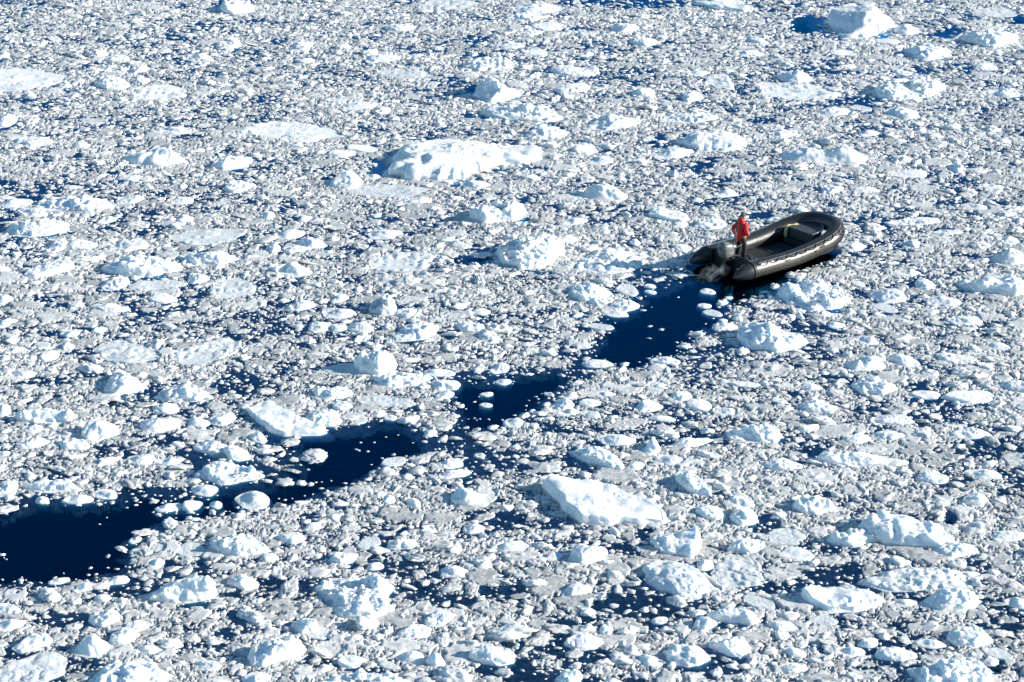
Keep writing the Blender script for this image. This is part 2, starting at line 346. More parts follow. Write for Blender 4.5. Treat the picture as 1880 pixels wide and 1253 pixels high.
# x0, y0, x1, y1 (box in the photograph), share of the box that is height, style, label, short name, extras
BIG = [
 (705,243,1000,336,.36,'berg','biggest ice floe of all, broad white and lumpy, in the upper middle','the biggest white floe',dict(peaks=[(-.45,.2,.9,.4),(-.1,.35,1,.35),(.7,.25,.95,.22),(-.7,-.4,.7,.3),(.3,-.1,.4,.4)],poly=[(716,300),(722,322),(745,331),(800,334),(850,330),(905,306),(985,300),(1000,290),(995,272),(930,268),(860,262),(790,262),(735,272)])),
 (867,131,962,190,.62,'berg','tall domed ice block with a turquoise shaded left face above another berg','the tall domed block',dict(peaks=[(-.25,.2,1,.5),(.45,-.1,.6,.5)])),
 (880,182,1032,226,.55,'berg','wide white berg directly below the tall domed block, blue shaded at its left end','the wide berg below the dome',dict(peaks=[(-.35,.1,.75,.4),(.25,.2,1,.35),(.7,0,.5,.3)])),
 (1070,203,1176,240,.5,'lump','low white berg with one small spike on its left shoulder','the berg with a small spike',dict(peaks=[(-.25,.5,1,.12),(.1,.1,.7,.6)])),
 (1245,230,1377,278,.55,'facet','wedge shaped white berg with a flat pale blue ledge and straight sloping top','the flat ledged wedge',dict(peaks=[(-.2,.2,1,.35),(.2,0,.8,.5)])),
 (1430,260,1600,303,.6,'smooth','smooth berg with two domes and a blue saddle between them','the two domed smooth berg',dict(peaks=[(-.5,.1,.9,.35),(.45,0,1,.26),(.7,0,.4,.3)])),
 (1505,2,1647,71,.6,'facet','huge angular white berg at the top right with a shaded cliff on its left','the huge angular berg',dict(peaks=[(-.35,.3,1,.4),(.1,.1,.85,.5),(.6,-.2,.4,.4)],poly=[(1517,45),(1545,70),(1600,68),(1644,48),(1636,36),(1590,30),(1530,32)])),
 (1640,40,1694,65,.5,'smooth','smooth low knob of ice touching the right end of the huge angular berg','the knob right of the angular berg',{}),
 (1755,40,1873,88,.5,'berg','rounded pale blue berg near the top right corner','the rounded pale blue berg',dict(peaks=[(-.3,.3,1,.5),(.4,-.1,.6,.5)])),
 (1593,142,1739,184,.5,'rubble','knobbly white berg with a rim of round bumps along its front','the knobbly rimmed berg',dict(peaks=[(-.5,.3,.9,.4),(.1,.4,1,.4),(.5,.2,.8,.4)])),
 (1425,127,1492,153,.6,'smooth','small smooth dome of ice standing on the edge of a granular pan','the small dome on the pan',dict(peaks=[(.35,0,1,.5),(-.3,0,.6,.5)])),
 (1385,147,1537,186,.15,'pan','broad flat granular pan with a smooth dome on its upper edge','the granular domed pan',dict(tone=.7)),
 (1270,-14,1377,24,.45,'slab','flat topped slab cut by the top edge with dark water to its left','the top edge slab',dict(sk=-.6)),
 (1120,38,1178,60,.6,'facet','small crisp block with a dark blue shadow near the top centre','the crisp top centre block',{}),
 (398,-8,471,27,.6,'berg','white berg cut by the top edge with a deep blue shadow to its left','the top left edge berg',{}),
 (430,219,636,263,.12,'pan','long flat speckled white pan left of the biggest floe','the long speckled pan',dict(tone=.85)),
 (0,124,130,171,.12,'pan','flat grey white pan reaching the left edge in the upper left','the flat pan at the left edge',dict(tone=.7,poly=[(-30,130),(30,124),(80,128),(128,141),(110,155),(60,166),(0,171),(-40,165)])),
 (240,152,346,186,.12,'pan','oval white pan with pitted surface in the upper left','the oval pitted pan',dict(tone=.85)),
 (220,261,353,308,.55,'smooth','pale floe with a blue hollow under its pointed crest','the blue hollow floe',dict(peaks=[(.35,.2,1,.25),(-.2,0,.45,.5)])),
 (70,349,222,391,.55,'berg','long white berg with a blue shaded high left end at the left','the long high ended berg',dict(peaks=[(-.65,.2,1,.22),(-.2,.1,.8,.3),(.4,.2,.5,.3),(.8,.1,.6,.2)])),
 (180,461,336,508,.55,'berg','broad white mound with dimpled left side in the left group','the broad dimpled mound',dict(peaks=[(-.3,.2,.9,.4),(.3,.1,1,.45)])),
 (327,444,448,489,.65,'berg','white berg with a dark turquoise face on its left and a square step','the berg with a turquoise face',dict(peaks=[(.3,.1,1,.45),(-.3,0,.75,.3),(.8,.2,.8,.2)])),
 (47,472,131,513,.5,'slab','tilted slab rising to the right with a smooth front face','the tilted slab at far left',dict(sk=1.0)),
 (605,309,668,348,.6,'facet','squarish white block with dark water to its left','the squarish block',dict(peaks=[(0,.1,1,.8)])),
 (860,364,969,411,.6,'rubble','crumbly white heap of blocks piled above the domed middle berg','the crumbly heap',dict(peaks=[(.5,.1,1,.3),(-.1,.1,.7,.3),(-.6,-.2,.6,.3)])),
 (900,438,1043,497,.55,'rubble','bright white knobbly berg in the middle with a long blue shadow to its left','the bright middle berg',dict(peaks=[(-.4,.2,.9,.4),(.1,.2,1,.4),(.6,.1,.75,.4)],poly=[(908,470),(925,488),(955,496),(1000,492),(1038,470),(1030,460),(980,458),(925,456)])),
 (490,472,577,509,.6,'facet','white block split by a notch between two humps','the notched two humped block',dict(peaks=[(-.5,.2,1,.3),(.3,.1,.95,.35)])),
 (535,431,601,457,.6,'smooth','glassy blue wedge of ice with a bright right side','the glassy blue wedge',{}),
 (1062,334,1156,370,.6,'smooth','smooth low berg with one rounded hump left of its middle','the low smooth berg',dict(peaks=[(-.2,.2,1,.5),(.5,-.1,.4,.4)])),
 (1187,377,1264,411,.45,'slab','flat white berg left of the person with a raised left end','the flat berg left of the person',dict(sk=-.5,peaks=[(-.5,.3,1,.4)])),
 (1270,396,1334,423,.5,'lump','rounded white lump just left of the standing person','the lump by the person',{}),
 (1055,450,1203,508,.22,'pan','wide granular floe crossed by the shadow of the boat','the granular floe by the stern',dict(tone=.9,peaks=[(-.2,.75,.6,.4)])),
 (1043,516,1132,561,.35,'pan','pale floe with a smooth raised middle beside the open channel','the floe beside the channel',dict(tone=.75,peaks=[(-.3,.2,1,.5)])),
 (1118,546,1174,573,.5,'lump','white lump on the left bank of the blue open water','the lump on the channel bank',{}),
 (1422,510,1576,573,.34,'rubble','big white crumbling floe right beside the boat in front of its bow','the floe beside the boat',dict(peaks=[(-.7,.2,.9,.25),(.0,.5,1,.3),(.1,-.3,.35,.6)],poly=[(1424,545),(1445,560),(1490,572),(1540,566),(1574,552),(1555,535),(1500,528),(1440,530)])),
 (1762,493,1895,545,.55,'berg','long ridged berg running out of the right edge, blue at its left tip','the long ridged berg at right',dict(peaks=[(-.75,.1,.9,.22),(-.2,.2,.5,.3),(.6,.3,1,.4)])),
 (1815,452,1895,488,.6,'smooth','blue shaded wedge of ice cut by the right edge','the blue wedge at the right edge',dict(peaks=[(.3,.1,1,.6)])),
 (1345,588,1481,648,.6,'berg','white berg with spiky left crest on the right bank of the channel','the spiky crested bank berg',dict(peaks=[(-.7,.4,1,.15),(-.2,.2,.75,.35),(.5,.1,.65,.35),(-.5,0,.5,.3)],poly=[(1352,622),(1375,640),(1420,648),(1462,642),(1480,630),(1462,618),(1400,610),(1360,608)])),
 (1545,649,1629,682,.55,'smooth','smooth bright hump with a blue tail at its left','the smooth bright hump',dict(peaks=[(0,.2,1,.6)])),
 (1495,819,1669,860,.5,'facet','long faceted berg with blue notches along its front on the right','the long faceted berg',dict(peaks=[(-.6,.3,.9,.35),(0,.3,.8,.4),(.6,.2,.85,.3)])),
 (1338,767,1437,815,.55,'berg','deep white berg with a blue hollow in its top, right of centre','the hollow topped berg',dict(peaks=[(-.45,.4,1,.3),(-.2,-.3,.5,.35),(.6,0,.85,.3)])),
 (1045,807,1147,864,.45,'berg','tilted white berg with smooth cliff facing the camera above the great slab','the tilted berg above the great slab',dict(sk=-.9,peaks=[(-.3,.3,1,.4),(.4,0,.6,.5)])),
 (978,867,1234,967,.3,'slab','great white slab with a sharp left point, largest piece in the foreground','the great foreground slab',dict(poly=[(985,888),(1010,915),(1040,945),(1065,962),(1120,964),(1190,962),(1230,966),(1233,948),(1190,925),(1140,905),(1090,892),(1040,886)],peaks=[(-.6,.3,1,.7),(.15,0,.92,.7),(.7,-.4,.85,.5)])),
 (1193,958,1291,1026,.42,'berg','blue hollowed block touching the right tip of the great slab','the hollowed block',dict(peaks=[(-.6,.6,1,.35),(.6,.4,.95,.35),(0,-.6,.35,.4)])),
 (1570,928,1752,1012,.4,'berg','massive white mound with a shaded blue hollow on its left at lower right','the massive lower right mound',dict(peaks=[(-.6,.5,.9,.3),(.1,.3,1,.4),(.6,.1,.7,.35)])),
 (1512,962,1637,1006,.3,'rubble','crusty granular shelf in front of the massive mound','the crusty shelf',dict(tone=.85)),
 (1462,1064,1627,1128,.42,'slab','thick white slab with a scalloped left cliff in the lower right','the thick scalloped slab',dict(poly=[(1463,1095),(1480,1112),(1520,1124),(1570,1126),(1610,1116),(1626,1104),(1600,1094),(1540,1086),(1480,1080)],peaks=[(-.7,.3,1,.35),(.5,.2,.6,.4)])),
 (1690,1072,1803,1124,.55,'berg','plump white lump with blue bumps on its left near the lower right corner','the plump lower right lump',dict(peaks=[(.3,.1,1,.5),(-.3,.2,.75,.3)])),
 (1672,1199,1817,1270,.35,'rubble','large dimpled white floe cut by the bottom edge at the right','the dimpled bottom floe',dict(tone=1.0)),
 (262,1055,398,1108,.7,'berg','jagged topped berg with a glassy blue left half in the lower left','the jagged glassy berg',dict(peaks=[(.3,.2,1,.35),(-.5,.1,.7,.4),(.75,.2,.85,.2),(0,.3,.9,.2)])),
 (580,1047,723,1142,.22,'rubble','big flat granular floe with one hump at its upper right, bottom centre left','the granular floe with a hump',dict(tone=.95,poly=[(580,1080),(600,1110),(617,1132),(650,1141),(690,1138),(718,1122),(712,1100),(722,1082),(690,1066),(640,1064),(600,1068)],peaks=[(.4,.7,1.2,.25)])),
 (130,1160,208,1208,.6,'smooth','rounded white berg with a crumbly crest above the bottom left floe','the rounded bottom left berg',{}),
 (148,1199,322,1285,.2,'rubble','very large granular floe cut by the bottom edge at the left','the bottom left granular floe',dict(tone=.95)),
 (550,1228,772,1290,.25,'rubble','wide granular floe along the bottom edge left of centre','the long bottom granular floe',dict(tone=.95)),
 (1043,984,1118,1041,.55,'facet','cube like white berg with a straight blue cut along its foot','the cube like berg',dict(peaks=[(0,.2,1,.7)])),
 (449,728,598,804,.22,'slab','long tilted white slab lying across the edge of the dark channel','the long slab by the dark channel',dict(poly=[(450,752),(470,775),(490,790),(522,803),(562,802),(597,794),(580,780),(545,768),(520,752),(497,740),(470,742)],peaks=[(-.5,.5,.8,.6)])),
 (355,842,482,891,.35,'rubble','broad floe with a white crest at the edge of the open dark water','the broad floe by the dark water',dict(tone=.75,peaks=[(-.5,.2,1,.4),(.6,.4,.8,.25)])),
 (430,894,496,937,.3,'smooth','rounded pale grey floe floating in the dark channel','the rounded floe in the channel',dict(tone=.65)),
 (288,702,399,738,.5,'rubble','oval white cake of ice with pitted top on the left','the oval pitted cake',{}),
 (183,673,272,728,.6,'facet','star shaped spiky piece with two raised arms','the star shaped piece',dict(peaks=[(.1,.3,1,.22),(.0,0,.5,.5),(-.6,-.4,.4,.3)],poly=[(186,722),(215,726),(250,720),(270,711),(245,705),(236,692),(226,682),(214,694),(196,708)])),
 (192,677,206,690,.7,'facet','tiny upright sliver standing behind the star shaped piece','the tiny upright sliver',{}),
 (145,767,220,813,.55,'facet','blocky white berg with a straight blue left side and flat top','the blocky flat topped berg',dict(peaks=[(0,.1,1,.9)])),
 (15,737,148,781,.6,'berg','pale peaked berg near the left edge beside the blocky berg','the peaked berg at left',dict(peaks=[(-.2,.1,1,.35),(.3,.1,.85,.35),(.75,-.2,.4,.3)])),
 (37,872,151,905,.55,'lump','long loaf shaped piece above the dark channel at the left','the loaf shaped piece',dict(peaks=[(-.6,0,.8,.3),(0,0,.7,.3),(.6,.1,1,.3)])),
 (650,640,726,691,.6,'rubble','crumbly heap with tiny blue bumps in the middle left','the crumbly blue bumped heap',{}),
 (573,702,653,734,.6,'lump','ragged berg with a small tooth at its left end','the ragged toothed berg',dict(peaks=[(-.7,.3,1,.15),(0,0,.5,.3),(.45,.1,.9,.35)])),
 (677,541,727,581,.6,'rubble','dirty grey brown rough lump standing out among the white pieces','the dirty rough lump',dict(tone=.1)),
 (822,882,894,932,.6,'facet','square white block with a deep blue left face above the great slab left tip','the square blue faced block',dict(peaks=[(.1,.2,1,.7)])),
 (1223,797,1312,823,.45,'smooth','smooth drop shaped piece with a pointed left end','the smooth drop shaped piece',dict(sk=.9)),
 (1177,799,1214,838,.6,'facet','small egg shaped upright block','the egg shaped block',{}),
 (1270,1119,1318,1162,.6,'facet','small pyramid with a dark blue shadow to its left','the small pyramid',dict(peaks=[(-.1,.2,1,.6)])),
 (1295,1102,1393,1148,.5,'lump','sloping white berg right behind the small pyramid','the sloping berg by the pyramid',dict(peaks=[(-.5,.4,1,.45),(.2,0,.6,.5)])),
 (1297,1159,1377,1206,.55,'berg','knobbly topped berg below the small pyramid','the knobbly berg below the pyramid',{}),
 (1240,857,1301,911,.45,'rubble','long rough heap sloping down to the right beside the great slab','the rough sloping heap',dict(sk=-1.0)),
 (1180,1019,1327,1101,.15,'rubble','big grey white pan of frozen rubble right of bottom centre','the big rubble pan',dict(tone=.55,sk=-.5)),
 (1455,903,1532,946,.6,'berg','shiny lump with two thin spikes on the right','the twin spiked lump',dict(peaks=[(-.75,.1,.9,.14),(.55,.5,1,.14),(0,0,.4,.6)])),
 (1575,1038,1792,1086,.25,'rubble','wide low raft of frozen rubble behind the thick scalloped slab','the wide rubble raft',dict(tone=.55)),
 (450,1164,561,1226,.5,'rubble','bulky white heap in the bottom left quarter','the bulky bottom heap',{}),
 (533,1125,587,1167,.6,'facet','crisp tilted block with one flat bright side','the crisp tilted block',{}),
 (778,1192,826,1228,.6,'smooth','round white boulder of ice on a pale pan near the bottom','the round boulder',{}),
 (855,1174,946,1223,.6,'berg','white berg with a grey blue shaded top near the bottom centre','the shaded top berg',{}),
 (603,1002,659,1037,.6,'lump','compact white block with a dark blue shadow above the granular floe','the compact shadowed block',{}),
 (713,977,766,1010,.6,'lump','small white lump with a crumbled shaded left side','the small crumbled lump',{}),
 (1335,974,1406,1019,.55,'lump','white lump with a bulging right end right of the hollowed block','the bulging lump',{}),
 (1030,1064,1091,1098,.5,'facet','low pyramid shaped pale piece at bottom centre','the low pale pyramid',{}),
]
# the smaller ones: x0, y0, x1, y1, style letter (l lump, r rubble, s smooth, b slab, f facet, p pan)
SMALL = """398 68 446 90 r|185 98 240 115 l|235 115 278 136 l|170 140 242 167 r|-10 205 32 234 s|20 247 98 270 l|132 255 167 273 f|390 277 460 313 l|340 95 395 115 l|290 228 362 248 l
705 38 765 60 l|670 92 735 116 l|537 105 580 118 r|630 180 700 203 l|598 271 656 290 l|530 75 575 95 r|912 72 962 90 l|690 125 800 147 p|635 265 695 281 b|850 105 945 132 r|770 -2 880 20 p
940 2 1042 25 s|925 20 1008 40 l|975 40 1037 57 b|955 53 1000 67 l|1155 65 1210 86 r|1013 113 1100 140 f|1015 147 1090 172 l|1160 155 1205 178 l|1250 165 1290 189 r|1260 127 1305 140 s|1295 132 1345 166 p|958 227 1052 260 l|1043 255 1097 285 f|1080 282 1130 305 l|1195 268 1275 293 s|1212 200 1318 227 l|1372 63 1410 82 l|1355 90 1405 106 l|955 90 1005 105 b
1518 89 1570 104 b|1608 70 1653 83 b|1665 80 1750 112 r|1410 230 1465 256 l|1785 113 1830 130 l|1640 125 1678 140 l|1575 235 1615 252 s|1742 293 1772 318 f|1815 158 1875 180 l|1830 252 1858 265 s|1625 190 1690 220 s|1785 12 1872 33 p|1560 193 1600 205 p|1500 195 1560 214 r
213 355 265 376 l|2 360 60 383 s|10 400 129 436 r|120 435 183 460 l|33 380 88 400 r|195 435 273 464 f|85 432 128 465 l|183 500 238 534 l|345 495 386 522 l|-10 535 27 562 s|165 552 240 575 f|270 537 328 558 b|323 390 357 410 f|215 318 272 334 l|315 417 450 450 p|405 330 470 355 r|235 512 345 536 p|385 505 470 552 p|-5 580 30 603 s|110 600 150 620 l|168 597 197 613 l|180 395 212 412 r|310 358 356 376 l
845 325 902 350 l|478 387 508 405 r|547 395 573 408 r|507 417 562 440 s|488 443 516 466 l|520 450 572 466 r|675 417 740 440 s|747 358 795 375 l|608 537 640 557 l|727 560 768 585 l|525 547 580 572 r|590 562 657 586 s|565 587 605 612 l|605 590 640 609 l|633 585 688 613 f|720 588 805 627 r|835 587 895 613 r|865 564 900 580 l|632 336 800 363 p|680 458 800 502 p|670 317 700 330 s
1030 397 1080 416 s|1310 345 1356 363 f|1235 443 1271 464 l|1155 435 1176 452 f|1130 519 1171 544 p|1103 567 1153 583 s|1285 527 1313 541 l|1183 520 1204 530 l|1183 531 1205 541 s|1280 555 1306 567 l|1290 569 1326 582 p|1308 590 1354 609 l|1080 593 1127 607 p|1395 420 1420 432 l
1595 525 1666 557 f|1603 556 1646 575 p|1625 395 1732 414 l|1765 370 1816 387 s|1710 420 1770 433 l|1505 335 1552 359 l|1565 340 1616 357 l|1630 310 1708 330 b|1800 335 1846 348 s|1830 430 1872 450 l|1535 440 1591 463 l|1660 435 1691 458 l|1680 508 1716 534 r|1735 575 1806 598 l|1520 588 1552 604 s|1572 612 1612 634 l|1700 540 1765 565 l|1640 492 1690 508 s|1565 515 1588 528 b
278 733 331 761 f|255 757 331 796 s|103 802 166 827 r|30 797 97 826 l|345 765 386 786 r|383 751 433 783 l|352 803 421 837 r|403 815 466 848 r|232 827 286 855 f|285 835 336 856 l|349 885 399 912 s|285 919 336 941 s|335 912 371 939 l|385 917 408 935 s|-5 878 31 913 r|-10 736 21 766 s|113 905 171 926 f|170 893 217 917 l|65 907 92 926 f|40 778 79 797 r|72 642 108 666 b|45 650 72 665 s|15 675 71 696 l|173 620 302 668 p|318 618 442 672 p|10 632 53 651 l|-8 825 23 841 s
555 746 628 786 r|609 732 652 756 f|452 787 490 815 l|683 680 792 713 r|588 665 702 690 p|778 673 836 693 s|790 690 846 718 l|797 714 834 736 l|900 660 936 687 l|909 693 939 708 s|682 750 713 767 s|703 760 729 773 s|650 765 677 779 p|880 718 906 729 s|880 738 904 749 s|924 763 963 787 s|745 905 776 936 f|805 855 866 880 l|800 838 850 862 l|700 903 726 926 l|655 724 766 748 p|870 895 912 932 p|700 838 745 858 p
1100 791 1167 820 s|1200 829 1257 856 s|1154 843 1184 864 l|1192 696 1226 717 l|1164 732 1217 758 l|1260 731 1308 758 b|1310 742 1356 766 l|1230 714 1272 738 r|1067 656 1125 676 l|1062 729 1106 748 l|1063 750 1102 768 l|1008 728 1054 760 l|1037 716 1063 733 s|1103 716 1132 731 l|1338 903 1387 935 l|1390 840 1472 865 r|1195 650 1250 672 l|1335 697 1397 712 l|1190 760 1240 775 s|1020 745 1065 765 s
1563 685 1651 727 r|1690 675 1723 693 r|1672 714 1728 734 b|1728 714 1832 742 b|1462 732 1541 761 r|1602 756 1674 781 l|1682 861 1742 889 r|1772 856 1838 881 s|1742 784 1822 807 r|1462 775 1507 794 l|1765 898 1816 932 f|1835 695 1895 722 r|1545 794 1602 816 r|1597 785 1665 810 l|1630 643 1686 676 s|1815 625 1855 645 l|1468 700 1510 718 l|1720 640 1790 670 l
190 1052 238 1075 l|140 1062 173 1087 f|165 1067 201 1083 l|173 1089 204 1107 r|162 1115 221 1154 r|200 1145 253 1188 l|230 1131 276 1164 f|290 1164 336 1191 l|250 1179 304 1204 s|355 1202 406 1234 f|25 1152 99 1201 l|-20 1102 46 1131 l|-12 1131 48 1161 s|325 994 378 1024 p|275 997 306 1016 p|237 981 259 999 s|383 976 500 1024 r|272 1020 301 1047 s|-15 1190 119 1265 p|89 1057 128 1074 s|415 1050 475 1086 r|440 1225 500 1260 l
809 1036 858 1061 r|674 1027 704 1048 f|850 956 891 981 l|620 1199 673 1228 b|911 987 973 1016 s|695 1214 736 1231 p|630 1158 666 1184 f|727 1187 781 1222 s|728 1140 792 1176 r|780 1118 836 1152 r|505 970 560 1000 l|655 985 700 1010 p|560 1150 610 1175 p
1100 1139 1126 1168 r|1195 1127 1226 1147 f|1018 1225 1072 1262 r|1034 1158 1108 1194 l|1168 1194 1217 1227 s|1217 1176 1302 1225 r|1278 1019 1311 1049 f|1275 923 1332 957 r|1340 924 1390 967 l|1308 1018 1402 1082 p|1365 1092 1425 1120 p|1108 1240 1146 1262 s|1000 1010 1035 1030 l
1712 989 1796 1026 r|1430 1001 1494 1031 b|1738 1143 1822 1192 r|1540 1182 1589 1209 s|1436 1184 1482 1209 s|1573 1166 1613 1191 l|1604 1184 1682 1216 r|1424 1210 1487 1237 l|1804 1188 1858 1213 p|1639 1096 1686 1116 s|1408 1132 1472 1162 l|1678 1168 1737 1192 s|1408 966 1482 1002 p|1820 968 1890 995 l|1845 1090 1895 1120 l|1485 1130 1540 1150 p|1760 1045 1800 1062 l"""
STYLES = {'l': 'lump', 'r': 'rubble', 's': 'smooth', 'b': 'slab', 'f': 'facet', 'p': 'pan'}
HF = {'l': .40, 'r': .36, 's': .36, 'b': .34, 'f': .48, 'p': .14}
ADJ = {'l': 'rounded white ice lump', 'r': 'crumbly white ice lump', 's': 'smooth pale ice piece', 'b': 'flat topped white ice piece', 'f': 'sharp edged white block', 'p': 'flat grey granular pan'}
def kind_name(style, w, h):
    if style in ('pan', 'slab') or (style == 'rubble' and w > 110 and h < w * .62): return 'ice_floe', 'ice floe'
    if w > 90: return 'small_iceberg', 'iceberg'
    return 'ice_block', 'ice block'
marks = []
for i, (x0, y0, x1, y1, hf, st, lab, short, kw) in enumerate(BIG):
    nm, cat = kind_name(st, x1 - x0, y1 - y0)
    berg(nm, x0, y0, x1, y1, hf, st, lab, cat, 'bergs and floes drifting in the brash', seed=100 + i, **kw)
    marks.append(((x0 + x1) / 2, (y0 + y1) / 2, (x1 - x0) / 2, (y1 - y0) / 2, short))
marks += [(1405, 450, 130, 45, 'the inflatable boat')]
used = set()
items = [t.split() for t in SMALL.replace('\n', '|').split('|') if t.strip()]
for i, t in enumerate(items):
    x0, y0, x1, y1 = map(float, t[:4]); s = t[4]
    cx, cy = (x0 + x1) / 2, (y0 + y1) / 2
    order = sorted(marks, key=lambda m: math.hypot(max(0, abs(m[0] - cx) - m[2]), 1.6 * max(0, abs(m[1] - cy) - m[3])) + .15 * math.hypot(m[0] - cx, m[1] - cy))
    lab = None
    for m in order[:8]:
        dx, dy = (cx - m[0]) / (m[2] + 20), (cy - m[1]) / (m[3] + 14)
        if abs(dx) > 2 * abs(dy): dr = 'right of' if dx > 0 else 'left of'
        elif abs(dy) > 2 * abs(dx): dr = 'below' if dy > 0 else 'above'
        else: dr = ('below' if dy > 0 else 'above') + (' and right of' if dx > 0 else ' and left of')
        if ((s, dr, m[4]) in used): continue
        used.add((s, dr, m[4])); lab = f'{ADJ[s]} {dr} {m[4]}'; break
    if lab is None: lab = f'{ADJ[s]} between {order[0][4]} and {order[1][4]}'
    nm, cat = kind_name(STYLES[s], x1 - x0, y1 - y0)
    berg(nm, x0, y0, x1, y1, HF[s], STYLES[s], lab, cat, 'small bergs and floes drifting in the brash' if s != 'p' else 'grey pans among the brash', seed=400 + i)
print('bergs', len(BIG), len(items), round(time.time() - T0, 1))

# ------------------------------------------------------------------ where the brash is thick or open
CHAN = [
 [(1166,523),(1205,528),(1262,503),(1290,490),(1340,505),(1450,497),(1475,490),(1450,520),(1425,545),(1350,548),(1322,562),(1328,590),(1300,612),(1270,620),(1255,642),(1220,652),(1168,668),(1140,670),(1065,657),(1085,635),(1112,610),(1096,580),(1150,572),(1172,560)],
 [(838,698),(855,688),(900,700),(930,690),(1000,679),(1042,688),(1046,702),(1030,716),(1000,738),(975,745),(950,767),(920,787),(840,786),(830,768),(836,745),(829,735)],
 [(540,805),(600,790),(645,784),(690,774),(732,771),(770,790),(796,812),(790,822),(740,836),(705,850),(682,862),(645,880),(600,897),(560,916),(497,924),(470,900),(500,880),(540,862),(560,840)],
 [(-40,945),(0,938),(100,920),(160,925),(230,905),(270,893),(340,900),(400,890),(480,890),(520,918),(440,940),(400,940),(330,957),(290,966),(258,985),(230,1010),(238,1040),(160,1056),(60,1066),(0,1073),(-60,1075)],
]
PATCH = [  # dark openings: x, y, rx, ry, how open
 (1480,45,32,16,1),(1180,6,80,11,.7),(1072,5,45,8,.7),(1868,36,30,9,1),(1745,60,28,12,.8),(1570,186,65,8,.75),(1592,197,16,10,.8),(1638,166,20,10,.7),(1492,570,78,6,.9),(1385,398,28,7,.7),(1500,392,28,5,.8),
 (440,705,40,22,.45),(1355,160,26,7,.6),(868,163,16,7,.9),(862,210,18,7,.7),(865,478,38,9,.8),(700,312,26,10,1),(690,300,14,6,.7),(600,327,16,6,.8),
 (430,862,70,25,.55),(520,820,60,32,.7),(350,840,50,20,.45),(1410,962,30,22,.7),(1318,905,14,10,.4),(1420,1085,60,10,.8),(1340,1085,30,9,.5),(1310,1215,70,30,.65),(1558,1046,22,14,.8),(1750,952,11,12,.9),(1828,1225,16,14,.9),(560,957,22,14,.7),(745,1088,50,14,.6),(820,1108,45,14,.6),
 (1185,975,18,14,.6),(1180,1080,22,10,.6),(1155,1020,16,14,.5),(370,1085,22,9,.5),(240,1075,40,22,.55),(120,1140,70,18,.5),(150,1020,90,40,.3),(600,1190,30,14,.5),(700,640,18,9,.3),(605,660,30,5,.5),(400,1180,30,25,.45),(900,1090,60,25,.4),(1000,1000,25,12,.4),(1220,950,18,20,.4),(1500,1180,40,25,.4),(1700,1230,20,12,.3),
 (80,545,28,12,.5),(15,340,20,8,.4),(60,370,22,7,.8),(740,400,60,8,.3),(1550,330,25,8,.3),(1290,310,30,8,.4),(1210,262,18,10,.6),(1690,130,20,8,.4),(800,700,15,6,.5),(700,745,16,6,.4),(1240,505,70,12,.55),(1190,498,45,6,.4),(1420,520,60,14,.75),
 (420,10,30,10,.8),(330,70,40,8,.3),(560,110,20,5,.4),(100,190,60,12,.25),(230,330,30,8,.3),(930,960,40,20,.3),(150,380,20,6,.4)]
def inpoly(px, py, poly):
    P = np.asarray(poly, float); ins = np.zeros(px.shape, bool); n = len(P)
    for i in range(n):
        (ax, ay), (bx, by) = P[i], P[(i + 1) % n]
        if ay == by: continue
        c_ = ((ay > py) != (by > py)) & (px < (bx - ax) * (py - ay) / (by - ay) + ax)
        ins ^= c_
    return ins
def openness(x, y):
    """1 = clear water, 0 = packed brash, from the place on the water"""
    px, py = PX(x, y)
    s = F / (y * cP + CAM_H * sP)
    n1 = (fbm2(x * 1.1, y * 1.1, 3, 900) - .5) * s * .5; n2 = (fbm2(x * 1.1 + 40, y * 1.1, 3, 901) - .5) * s * .5
    n3 = (vnoise2(x * 4.5, y * 4.5, 905) - .5) * s * .16
    qx, qy = px + n1 + n3, py + n2 * .45 + n3 * .4
    o = np.zeros(x.shape)
    for k in range(7):
        jx, jy = (0, 0) if k == 0 else (math.cos(k * 1.05) * s * .32, math.sin(k * 1.05) * s * .13)
        ok = np.zeros(x.shape, bool)
        for pg in CHAN: ok |= inpoly(qx + jx, qy + jy, pg)
        o += ok / 7.0
    for (a, b, rx, ry, k) in PATCH:
        qx2, qy2 = px + n1 * 1.2, py + n2 * .55
        d = ((qx2 - a) / rx) ** 2 + ((qy2 - b) / ry) ** 2
        o = np.maximum(o, k * (.55 if b > 830 and k < .9 else (.75 if k < .8 else 1)) * np.clip(1.7 - 1.3 * d, 0, 1))
    return o

# ------------------------------------------------------------------ raster of what the big pieces cover
CELL = .05; X0, X1, Y0, Y1 = -40.0, 40.0, 40.0, 132.0
NX, NY = int((X1 - X0) / CELL), int((Y1 - Y0) / CELL)
occ = np.zeros((NY, NX), bool)
for c, pts in FOOT:
    q = pts + c
    ix0, ix1 = int((q[:, 0].min() - X0) / CELL), int((q[:, 0].max() - X0) / CELL) + 2
    iy0, iy1 = int((q[:, 1].min() - Y0) / CELL), int((q[:, 1].max() - Y0) / CELL) + 2
    ix0, iy0 = max(ix0, 0), max(iy0, 0); ix1, iy1 = min(ix1, NX), min(iy1, NY)
    if ix1 <= ix0 or iy1 <= iy0: continue
    gx, gy = np.meshgrid(X0 + (np.arange(ix0, ix1) + .5) * CELL, Y0 + (np.arange(iy0, iy1) + .5) * CELL)
    occ[iy0:iy1, ix0:ix1] |= inpoly(gx, gy, q)
